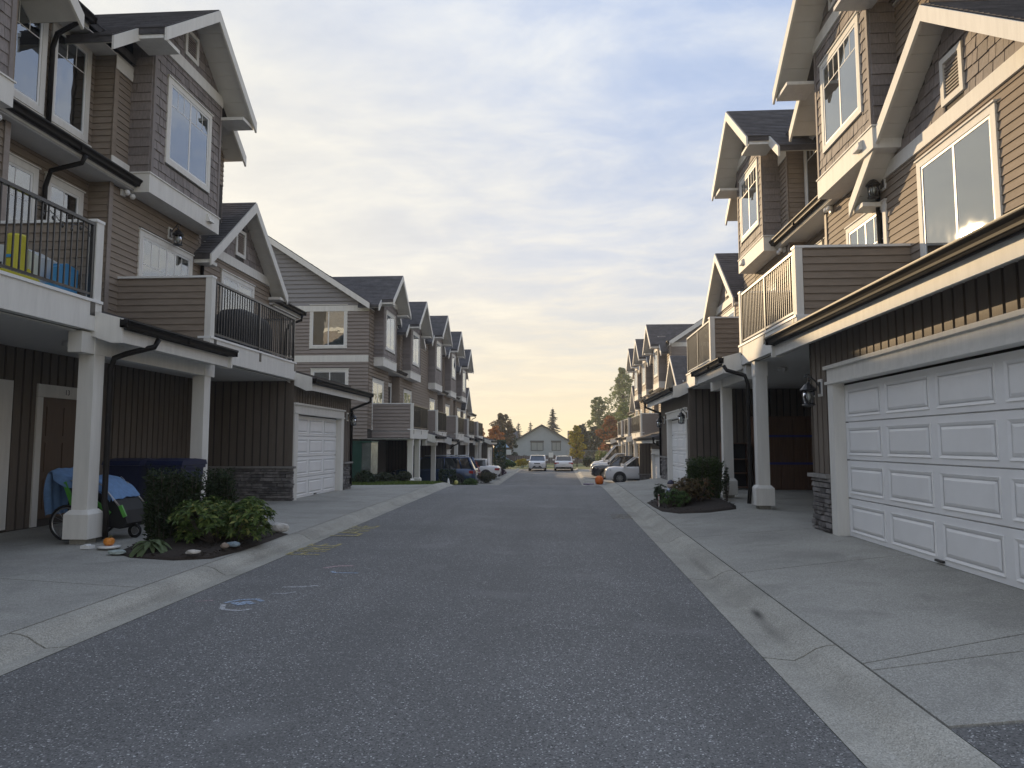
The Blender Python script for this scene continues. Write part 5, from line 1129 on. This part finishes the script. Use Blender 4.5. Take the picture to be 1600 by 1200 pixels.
kiosk()
shrub('shrub','leggy dark shrub in front of the green utility cabinet',(-7.25,26.2,-.02),(.55,.4,.42),1500,.075,LF_HEDGE,'shrub',None,'ell',41,6,.3)
shrub('shrub','loose grey green shrub right of the utility cabinet',(-6.35,27.2,-.05),(.7,.45,.42),1500,.08,leafmat('grey_shrub',(.04,.055,.035),(.09,.10,.06)),'shrub',None,'ell',42,6,.3)
lawn=sheet([-9.5,-8,-7,-6,-5,-4.34],[24.42,25,26,27,28,28.6,29,30,31,32,33,34,35,35.4],.0); lw=lawn.build('lawn',M_GRASS); tag(lw,'bright green lawn strip before the far left townhouse','lawn',kind='structure')
g=MB(); rr=random.Random(8)
for _ in range(14000):
    x=rr.uniform(-9.3,-4.4); y=rr.uniform(24.5,30.5); z=zg(x,y); h=rr.uniform(.04,.09); a=rr.uniform(0,6.28); dx,dy=.012*math.cos(a),.012*math.sin(a); g.add([(x-dx,y-dy,z),(x+dx,y+dy,z),(x+rr.uniform(-.03,.03),y+rr.uniform(-.03,.03),z+h)],[(0,1,2)])
tag(g.build('grass',leafmat('grass_blade',(.06,.11,.02),(.15,.20,.045))),'short grass blades on the far left lawn','grass',kind='stuff')

# ================================================================ cars
TYRE=mat('car_tyre',(.015,.015,.016),.8); RIM=mat('alloy_rim',(.42,.43,.44),.3,metal=.8); LAMPR=mat('tail_lamp',(.35,.02,.02),.2,coat=.6); LAMPW=mat('head_lamp',(.55,.57,.60),.12,coat=.8); TRIMK=mat('black_plastic',(.02,.02,.021),.6); PLATE=mat('number_plate',(.6,.62,.64),.5)
def car(name,label,loc,rz,body,L_,Wd,Hh,hood,roof,belt,kind='suv',group='cars parked along the lane',wheel=.35,clear=.2,rack=False,cladding=False):
    """x forward. hood=(x_windscreen_base,z_hood_front), roof=(x_front,x_rear), belt=z of window line"""
    o=empty(name,loc,rz); tag(o,label,'car' if kind!='van' else 'van',group); w=Wd/2; f=L_/2; xb=hood[0]; zh=hood[1]; xr=-f
    st=[]   # x, zbottom, ztop, halfwidth
    st+= [(f,clear+.18,zh-.28,w*.62),(f-.05,clear+.06,zh-.16,w*.78),(f-.22,clear+.02,zh-.05,w*.93),(f-.6,clear,zh,w*.99),(xb+.25,clear,belt-.04,w),(xb,clear,belt,w),((xb-f)/2,clear,belt+.01,w)]
    if kind=='sedan': st+=[(-f+1.05,clear,belt+.02,w),(-f+.7,clear,belt+.03,w*.99),(-f+.2,clear+.04,belt+.0,w*.95),(-f+.03,clear+.12,belt-.12,w*.88),(-f,clear+.2,belt-.28,w*.8)]
    else: st+=[(-f+.6,clear,belt+.02,w),(-f+.2,clear+.03,belt+.02,w*.97),(-f+.04,clear+.1,belt-.03,w*.92),(-f,clear+.2,belt-.12,w*.84)]
    mb=MB(); nr=14
    for x,zb,zt,hw in st:
        hh=zt-zb; half=[(hw*.80,zb),(hw*.97,zb+.10*hh),(hw,zb+.35*hh),(hw*.995,zb+.62*hh),(hw*.975,zb+.88*hh),(hw*.93,zt-.01),(hw*.80,zt+.012)]
        ring=[(x,y,z) for y,z in half]+[(x,-y,z) for y,z in half[::-1]]; mb.v+=ring
    for i in range(len(st)-1):
        for k in range(nr): mb.f.append((i*nr+k,i*nr+(k+1)%nr,(i+1)*nr+(k+1)%nr,(i+1)*nr+k))
    mb.f.append(tuple(range(nr))); mb.f.append(tuple((len(st)-1)*nr+k for k in range(nr)))
    mb.build('body',body,o,smooth=True,fixn=True)
    # cabin
    xf,xk=roof; zt=Hh; base=belt-.01; rb=-f+(.95 if kind=='sedan' else .12)
    bw,tw=w*.93,w*.76
    Bp=[(xb+.08,bw*.97,base),(xf,tw,zt-.05),(xk,tw,zt-.06),(rb,bw*.95,base)]
    c=MB(); V=[(x,y,z) for x,y,z in Bp]+[(x,-y,z) for x,y,z in Bp]; c.add(V,[(0,1,2,3),(7,6,5,4),(0,4,5,1),(1,5,6,2),(2,6,7,3),(3,7,4,0)]); c.build('windows',M_CGLASS,o,fixn=True)
    r=MB(); n=7
    for i in range(n):
        t=i/(n-1); x=xf+.06+(xk-.06-xf-.06)*t; cz=.035*math.sin(math.pi*t); ed=.0
        for j in range(7): s=-1+2*j/6; r.v.append((x,s*(tw+.015),zt-.045+cz+.03*(1-s*s)))
    for i in range(n-1):
        for j in range(6): r.f.append((i*7+j,i*7+j+1,(i+1)*7+j+1,(i+1)*7+j))
    ro=r.build('roof',body,o,smooth=True,fixn=False)
    def pil(pts,r): MB().tube(pts,r,6).build('pillar',body,o,smooth=True)
    for s in(-1,1):
        pil([(xb+.12,s*bw*.975,base-.02),(xf+.05,s*(tw+.005),zt-.045)],.045); pil([(xf,s*(tw+.004),zt-.045),(xk,s*(tw+.004),zt-.05)],.04); pil([(xk,s*(tw+.004),zt-.05),(rb+.02,s*bw*.955,base-.02)],.085 if kind!='sedan' else .06)
        xm=(xf+xk)/2+.05; pil([(xm,s*(tw+.01),zt-.05),(xm+.02,s*bw*.985,base)],.03)
        if kind=='suv': pil([(xk+.55,s*(tw+.01),zt-.05),(xk+.35,s*bw*.975,base)],.04)
    # wheels
    wx=(f-.88 if kind!='van' else f-1.0,-f+.98)
    for x in wx:
        for s in(-1,1):
            a=MB(); a.lathe((x,s*(w-.075),wheel+.02),[(.03,-.06),(wheel*1.17,-.06),(wheel*1.17,.081 if cladding else .078),(wheel*.9,.079)] if s>0 else [(wheel*.9,-.079),(wheel*1.17,-.081),(wheel*1.17,.06),(.03,.06)],22,'y'); a.build('wheel_arch',TRIMK,o)
            q=MB(); q.lathe((x,s*(w-.09),wheel),[(wheel*.6,-.10),(wheel*.93,-.10),(wheel,-.06),(wheel,.06),(wheel*.93,.10),(wheel*.6,.10)],22,'y'); wh=q.build('wheel',TYRE,o,smooth=False)
            y=s*(w+.006); rm=MB(); rm.lathe((x,s*(w-.01),wheel),[(wheel*.58,-.02),(wheel*.64,-.02),(wheel*.64,.02),(wheel*.58,.02)],20,'y')
            for k in range(10): a_=k*math.pi/5; rm.bar((x+.05*math.cos(a_),y,wheel+.05*math.sin(a_)),(x+wheel*.6*math.cos(a_),y-.0*s,wheel+wheel*.6*math.sin(a_)),.035,.02,up=(0,1,0))
            rm.lathe((x,s*(w-.0),wheel),[(.06,-.015),(.06,.015)],12,'y'); rm.build('rim',RIM,wh)
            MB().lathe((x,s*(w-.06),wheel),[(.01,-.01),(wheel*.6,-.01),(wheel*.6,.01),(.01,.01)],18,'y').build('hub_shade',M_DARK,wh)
    zf=zh
    for s in(-1,1):
        MB().prism([(f-.10,s*w*.50,zf-.17),(f-.30,s*w*.955,zf-.14),(f-.34,s*w*.965,zf-.24),(f-.05,s*w*.52,zf-.27)],(.03,s*.012,.015)).build('headlight',LAMPW,o,fixn=True)
        t=MB(); zt_=belt-.08 if kind!='sedan' else belt-.12
        t.box((-f+.01,s*w*.52,zt_-.17),(-f+.10,s*w*.90,zt_)); t.box((-f+.10,s*w*.86,zt_-.16),(-f+.34,s*w*.985,zt_-.01)); t.build('taillight',LAMPR,o)
        m_=MB(); m_.box((xb-.02,s*w*.98,belt+.0),(xb+.16,s*(w+.2),belt+.15)); m_.build('mirror',body,o)
        MB().box((xb-1.05,s*(w-.005),belt-.14),(xb-.88,s*(w+.022),belt-.11)).build('door_handle',RIM if kind!='suv' else body,o)
        MB().box((-f+1.4,s*w*.93,clear-.02),(f-1.35,s*(w+.004),clear+.10)).build('sill',TRIMK,o)
    g=MB(); g.prism([(f-.02,-w*.58,clear+.12),(f-.02,w*.58,clear+.12),(f-.02,w*.36,clear+.32),(f-.02,-w*.36,clear+.32)],(.035,0,0)); g.build('lower_grille',TRIMK,o,fixn=True)
    MB().box((f-.03,-w*.34,zf-.30),(f+.012,w*.34,zf-.20)).build('grille',TRIMK,o); MB().box((f+.02,-.16,clear+.20),(f+.028,.16,clear+.29)).build('number_plate',PLATE,o)
    MB().box((-f-.02,-w*.82,clear+.02),(-f+.10,w*.82,clear+.22)).build('rear_bumper',TRIMK if kind!='sedan' else TRIMK,o); MB().box((-f-.012,-.17,belt-.36),(-f+.05,.17,belt-.27)).build('number_plate',PLATE,o)
    if rack:
        for s in(-1,1): MB().tube([(xf-.1,s*tw*.9,Hh+.06),(xk+.15,s*tw*.9,Hh+.06)],.022,6).build('roof_rail',RIM,o)
        for x in(xf-.5,xk+.7): MB().box((x-.03,-tw*.95,Hh+.05),(x+.03,tw*.95,Hh+.10)).build('cross_bar',TRIMK,o)
    return o
def paint(n,c,metal=0.0): return mat('paint_'+n,c,.25,coat=.8,metal=metal)
WHITE=paint('white',(.72,.73,.75)); 
car('suv','dark blue SUV with roof rails backed out of the far left driveway',(-6.95,39.9,-.86),R(180),paint('blue',(.022,.050,.125),.3),4.8,1.92,1.76,(1.15,1.06),(.55,-2.0),1.10,'suv',wheel=.39,clear=.26,rack=True,cladding=True)
car('white_car','white car with red tail lamps in the far left driveway beyond the SUV',(-6.5,51.8,-.93),R(180),WHITE,4.6,1.82,1.48,(1.0,.92),(.35,-1.3),.95,'sedan',wheel=.33)
car('hatchback','small white hatchback facing the camera at the end of the lane',(-2.05,71.0,-1.0),R(-90),WHITE,4.0,1.70,1.51,(.95,.98),(.35,-1.5),.98,'hatch',wheel=.31)
car('white_sedan','white sedan seen from behind at the end of the lane',(.52,71.2,-1.0),R(90),WHITE,4.7,1.82,1.45,(1.0,.92),(.35,-1.25),.96,'sedan',wheel=.33)
car('crossover','white crossover nose out of the far right driveway',(5.3,46.9,-.93),R(180),WHITE,4.55,1.84,1.72,(1.0,1.08),(.25,-1.75),1.10,'suv',wheel=.36,clear=.24,cladding=True)
car('dark_suv','dark grey SUV nosing out of the far right driveway behind the white crossover',(4.75,52.4,-.95),R(180),paint('graphite',(.035,.038,.045)),4.7,1.86,1.72,(.95,1.05),(.2,-1.8),1.08,'suv',wheel=.37,clear=.24)
car('pickup','white pickup between the dark SUV and the tall white van',(4.95,56.3,-.95),R(180),WHITE,4.9,1.9,1.85,(1.0,1.12),(.35,-1.6),1.15,'suv',wheel=.38,clear=.28)
car('delivery_van','tall white van parked nose out at the end of the right row',(5.6,60.4,-.96),R(180),WHITE,5.6,2.0,2.5,(1.75,1.15),(.75,-2.65),1.25,'van',wheel=.36,clear=.25)
# orange lawn decoration by the right kerb
o=empty('pumpkin_inflatable',(2.55,45.0,-.92)); tag(o,'orange pumpkin decoration on the kerb before the white crossover','decoration')
mb=MB(); n=24
for a,h in((.3,0),(.85,.1),(1,.4),(.9,.7),(.5,.88),(.1,.9)):
    for k in range(n): t=2*math.pi*k/n; q=.27*a*(1-.08*abs(math.sin(4*t))); mb.v.append((q*math.cos(t),q*math.sin(t),h*.62))
for i in range(5):
    for k in range(n): mb.f.append((i*n+k,i*n+(k+1)%n,(i+1)*n+(k+1)%n,(i+1)*n+k))
mb.f.append(tuple(5*n+k for k in range(n))); mb.build('body',mat('inflatable_orange',(.70,.16,.02),.5),o,smooth=True)
MB().box((-1.0,-.2,.0),(-.35,.2,.06)).build('base',mat('purple_base',(.10,.06,.16),.7),o); MB().tube([(0,0,.54),(.02,0,.68)],[.05,.03],6).build('stalk',mat('pumpkin_stalk',(.14,.13,.05),.8),o)
# ================================================================ far left planting
bed('garden_bed','planted bed between the far left driveways in front of the blue SUV',[(-5.9,36.4),(-4.4,36.3),(-4.35,38.0),(-4.6,38.4),(-5.9,38.4)],flatz(.0))
shrub('shrub','dark clipped shrub by the front wheel of the blue SUV',(-5.75,36.9,-.82),(.4,.5,.55),1500,.07,LF_HEDGE,'shrub',None,'box',51)
shrub('shrub','bright green feathery shrub at the kerb before the blue SUV',(-4.65,36.8,-.86),(.55,.7,.42),1600,.075,LF_GRN,'shrub',None,'ell',52,6,.3)
shrub('shrub','low mixed shrub with pale blooms in front of the blue SUV',(-5.15,36.6,-.86),(.4,.5,.34),900,.07,LF_RHO,'shrub',None,'ell',53,5,.3)
o=empty('garden_cone',(-5.55,35.9,-.72)); tag(o,'white cone ornament in the bed before the blue SUV','ornament'); MB().lathe((0,0,0),[(.14,0),(.13,.05),(.09,.3),(.05,.5),(.02,.6)],10).build('body',M_WHT,o,smooth=True); MB().box((-.16,-.16,-.03),(.16,.16,.01)).build('foot',M_WHT,o)
o=empty('garden_ball',(-5.2,36.2,-.60)); tag(o,'pale yellow globe ornament on a stake before the blue SUV','ornament'); MB().lathe((0,0,.26),[(.02,-.11),(.07,-.09),(.11,0),(.07,.09),(.02,.11)],12).build('globe',mat('globe_yellow',(.55,.52,.16),.5),o,smooth=True); MB().tube([(0,0,-.3),(0,0,.2)],.012,5).build('stake',M_BLK,o)
shrub('shrub','low brown green shrub between the blue SUV and the white car',(-4.85,46.0,-.93),(.8,.9,.45),1500,.09,leafmat('brown_green',(.04,.05,.025),(.10,.09,.045)),'shrub',None,'ell',54,6,.3)
shrub('shrub','red leaved round shrub beyond the blue SUV',(-6.1,48.0,-.93),(.8,.8,.85),1600,.11,LF_RED,'shrub',None,'ell',55,6,.3)
shrub('shrub','purple low shrub at the far left kerb',(-4.9,57.0,-.95),(.8,1.2,.4),1200,.10,leafmat('purple_leaf',(.05,.03,.05),(.11,.07,.10)),'shrub',None,'ell',56,5,.3)
shrub('cedar_column','narrow dark cedar column at the end of the far left row',(-5.95,72.6,-1.0),(.55,.55,1.5),2600,.13,LF_DRK,'shrub',None,'box',57)
shrub('shrub','grassy green bush under the narrow cedar',(-5.2,74.5,-1.0),(.9,.8,.6),1200,.13,LF_GRN,'shrub',None,'ell',58,5,.3)
# ================================================================ beyond the lane
def far_house():
    o=empty('far_house',(-2.75,120,-1.05)); tag(o,'grey green gabled house beyond the playground at the end of the lane','house'); wm=mat('far_siding',(.33,.37,.40),.7,var=.06,scale=2); rm=mat('far_roof',(.07,.075,.085),.9,var=.2,scale=2); tr=mat('far_trim',(.06,.065,.065),.7)
    w=MB(); w.prism([(-4.7,0,0),(4.7,0,0),(4.7,0,3.05),(0,0,5.75),(-4.7,0,3.05)],(0,9,0)); w.box((-8.2,3,0),(-4.7,9,2.9)); w.box((4.7,2.5,0),(8.2,9,2.9)); w.build('wall',wm,o,fixn=True)
    for s in(-1,1):
        r=MB(); r.prism([(0,-.5,6.0),(s*5.3,-.5,2.95),(s*5.3,-.5,2.78),(0,-.5,5.8)],(0,9.8,0)); r.build('roof',rm,o,fixn=True)
        r=MB(); x=s*8.6; r.prism([(min(s*4.4,x),2.2,2.9),(min(s*4.4,x),9.4,2.9),(min(s*4.4,x),5.8,5.0)],(abs(x-s*4.4),0,0)); r.build('side_roof',rm,o,fixn=True)
    for a,b in((-1.75,.15),(1.75,3.05)):
        q=MB(); q.box((a-.12,-.05,1.55),(b+.12,0,3.25)); q.box((a-.2,-.1,2.95),(b+.2,0,3.25)); f=q.build('window',tr,o); MB().box((a,-.07,1.65),(b,-.055,2.9)).build('pane',mat('far_pane',(.26,.29,.29),.3),f); MB().box(((a+b)/2-.04,-.085,1.65),((a+b)/2+.04,-.072,2.9)).build('mullion',tr,f)
    q=MB(); q.box((5.2,2.42,.9),(7.4,2.5,2.5)); f=q.build('window',tr,o); MB().box((5.3,2.39,1.0),(7.3,2.415,2.4)).build('pane',mat('far_pane',(.26,.29,.29),.3),f)
far_house()
def wood_fence():
    o=empty('wooden_fence',(-3,98,-1.05)); tag(o,'low dark wooden fence in front of the far house','fence'); m=mat('fence_wood',(.085,.065,.065),.8,var=.25,scale=4)
    for i in range(46): MB().box((-8+i*.32,0,0),(-8+i*.32+.29,.03,1.05+.03*(i%3))).build('board',m,o)
    for z in(.25,.85): MB().box((-8,.032,z),(6.7,.09,z+.09)).build('rail',m,o)
    for i in range(8): MB().box((-8+i*2.1-.06,.092,0),(-8+i*2.1+.06,.2,1.2)).build('post',m,o)
wood_fence()
def link_fence():
    o=empty('chain_link_fence',(1.0,90,-1.03)); tag(o,'grey chain link fence right of the far house','fence'); m=mat('galvanised',(.30,.31,.31),.5,metal=.5)
    for i in range(6): MB().tube([(i*2.0,0,0),(i*2.0,0,1.85)],.04,6).build('post',m,o)
    MB().tube([(0,0,1.8),(10,0,1.8)],.025,5).build('top_rail',m,o); w=MB()
    for i in range(-18,100):
        x=i*.1
        for s in(1,-1):
            a,b=(x,0.05),(x+s*1.75,1.8)
            if min(a[0],b[0])>=0 and max(a[0],b[0])<=10: w.bar((a[0],0,a[1]),(b[0],0,b[1]),.006,.006)
    w.build('wire_mesh',m,o,kind='stuff')
link_fence()
def playground():
    o=empty('playground_tower',(-6.9,85,-1.05)); tag(o,'blue playground tower with peaked roof and slide at the end of the lane','playground'); b=mat('play_blue',(.05,.16,.30),.45); w=mat('play_white',(.55,.58,.6),.45); y=mat('play_yellow',(.5,.36,.06),.45)
    for x in(-.6,.6):
        for q in(-.6,.6): MB().tube([(x,q,0),(x,q,2.3)],.06,8).build('post',b,o)
    MB().box((-.65,-.65,1.0),(.65,.65,1.08)).build('platform',mat('play_deck',(.1,.1,.12),.6),o)
    r=MB(); r.lathe((0,0,2.25),[(1.05,0),(.95,.12),(.6,.5),(.15,.72),(.02,.75)],8); r.build('roof',mat('play_roof',(.14,.28,.42),.35),o,smooth=False)
    s=MB(); s.prism([(.65,-.3,1.05),(2.2,-.3,.25),(2.6,-.3,.2),(2.6,-.3,.12),(2.2,-.3,.16),(.65,-.3,.95)],(0,.6,0)); s.build('slide',b,o,fixn=True)
    MB().box((-.62,-.68,1.1),(.62,-.64,1.7)).build('panel',b,o); MB().box((.75,-.7,1.4),(1.35,-.65,2.0)).build('flag_panel',w,o)
    for k in range(6): MB().tube([(-1.2-.0,-.4+.16*k,0.0),(-.65,-.4+.16*k,1.05)],.025,5).build('climbing_bar',y,o)
playground()
o=empty('signpost',(-.9,88,-1.03)); tag(o,'small white notice on a post between the two white cars','sign'); MB().tube([(0,0,0),(0,0,1.7)],.035,6).build('post',mat('galvanised',(.3,.31,.31),.5),o); MB().box((-.28,-.05,1.0),(.28,-.03,1.6)).build('plate',M_WHT,o)
for i,(x,y,r) in enumerate(((3.4,81.5,.95),(-4.0,80.5,.8),(4.9,78.5,.9),(.9,80.2,.55))):
    shrub('bush',('rounded olive bush right of the white sedan','yellow green bush left of the white hatchback','tall yellowish cedar bush at the end of the right row','low bush behind the two white cars')[i],(x,y,-1.03),(r,r,(.75,.6,1.15,.4)[i]),1500,.13,(LF_DRK,LF_YEL,LF_PAL,LF_GRN)[i],'shrub',None,'ell',60+i,6,.3)
tree('autumn_tree','small yellow and green tree behind the white sedan',(2.2,85,-1.03),4.8,1.25,3600,.17,LF_YEL,.07,seed=71,zlow=.22,clumps=18)
tree('maple_tree','tall brown green maple left of the far house',(-8.4,106,-1.05),7.1,2.6,4200,.24,LF_MIX,seed=72,zlow=.12,clumps=20)
tree('maple_tree','green tree touching the left side of the far house',(-7.6,108,-1.05),5.6,2.0,3200,.24,LF_DRK,seed=73,zlow=.05,clumps=16)
tree('autumn_tree','orange maple behind the playground',(-8.6,96,-1.05),5.0,1.9,3200,.22,LF_ORG,seed=74,zlow=.2,clumps=16)
tree('autumn_tree','orange tree behind the garage at the end of the left row',(-11.2,99,-1.05),5.2,2.2,3000,.24,LF_ORG,seed=75,zlow=.2)
conifer('fir_tree','dark pointed fir rising behind the far house',(-1.0,136,-1.1),9.8,2.9,LF_CON,76,size=1.0)
for i,(x,y,h) in enumerate(((-11.5,170,9.3),(-13.6,175,8.4),(-9.6,172,8.2),(-7.0,180,8.6),(-16,178,9))):
    conifer('fir_tree',('distant pale fir, tallest of the group left of the far house','distant fir left of the tallest pale fir','distant fir right of the tallest pale fir','distant fir tip over the far house roof','distant fir at the left end of the group')[i],(x,y,-1.2),h,2.4,LF_CON,80+i,tiers=18,size=.9)
for i,(x,y,h,w) in enumerate(((3.6,108,5.6,1.9),(5.4,110,5.3,2.0),(7.4,109,5.0,2.0))):
    tree('dense_tree',('dark dense evergreen behind the small yellow tree','dark dense evergreen in the middle behind the chain link fence','dark dense evergreen at the right behind the chain link fence')[i],(x,y,-1.05),h,w,3400,.24,LF_DRK,seed=90+i,zlow=.02,clumps=16)
tree('russet_tree','red and orange tree by the end of the right row',(6.6,92,-1.05),6.2,2.3,4200,.22,LF_RT,seed=94,zlow=.1,clumps=18)
tree('tall_tree','tall airy tree with sky showing through behind the russet tree',(6.9,121,-1.1),10.6,2.7,4200,.26,LF_PAL,seed=95,zlow=.3,clumps=22)
tree('tall_tree','tallest pale green tree rising over the right row roofs',(11.0,121,-1.1),15.5,3.6,6000,.28,LF_PAL,seed=96,zlow=.25,clumps=26)
tree('tall_tree','pale tree behind the end gable of the right row',(9.2,100,-1.1),8.5,2.4,3400,.26,LF_PAL,seed=97,zlow=.2,clumps=16)
for i,(x,y,h) in enumerate(((-17,80,13),(-23,84,14),(-29,90,15),(-20,92,13.5))):  # firs out of view, added to keep low sun off the far lane
    conifer('fir_tree',('tall fir hidden behind the end of the far left row','second tall fir hidden behind the far left row','third tall fir hidden behind the far left row','fourth tall fir hidden behind the far left row')[i],(x,y,-1.2),h,3.2,LF_CON,100+i,tiers=20,size=.9)

# ================================================================ thin evening haze
hz=bpy.data.materials.new('haze_air'); hz.use_nodes=True; nt=hz.node_tree; nt.nodes.remove(nt.nodes['Principled BSDF']); pv=nt.nodes.new('ShaderNodeVolumePrincipled'); pv.inputs['Color'].default_value=(.92,.93,.95,1); pv.inputs['Density'].default_value=.0010; pv.inputs['Anisotropy'].default_value=.25
nt.links.new(pv.outputs[0],nt.nodes['Material Output'].inputs['Volume'])
tag(MB().box((-60,-30,-3.0),(60,210,18)).build('haze',hz),'thin pale evening haze over the lane',None,kind='stuff')
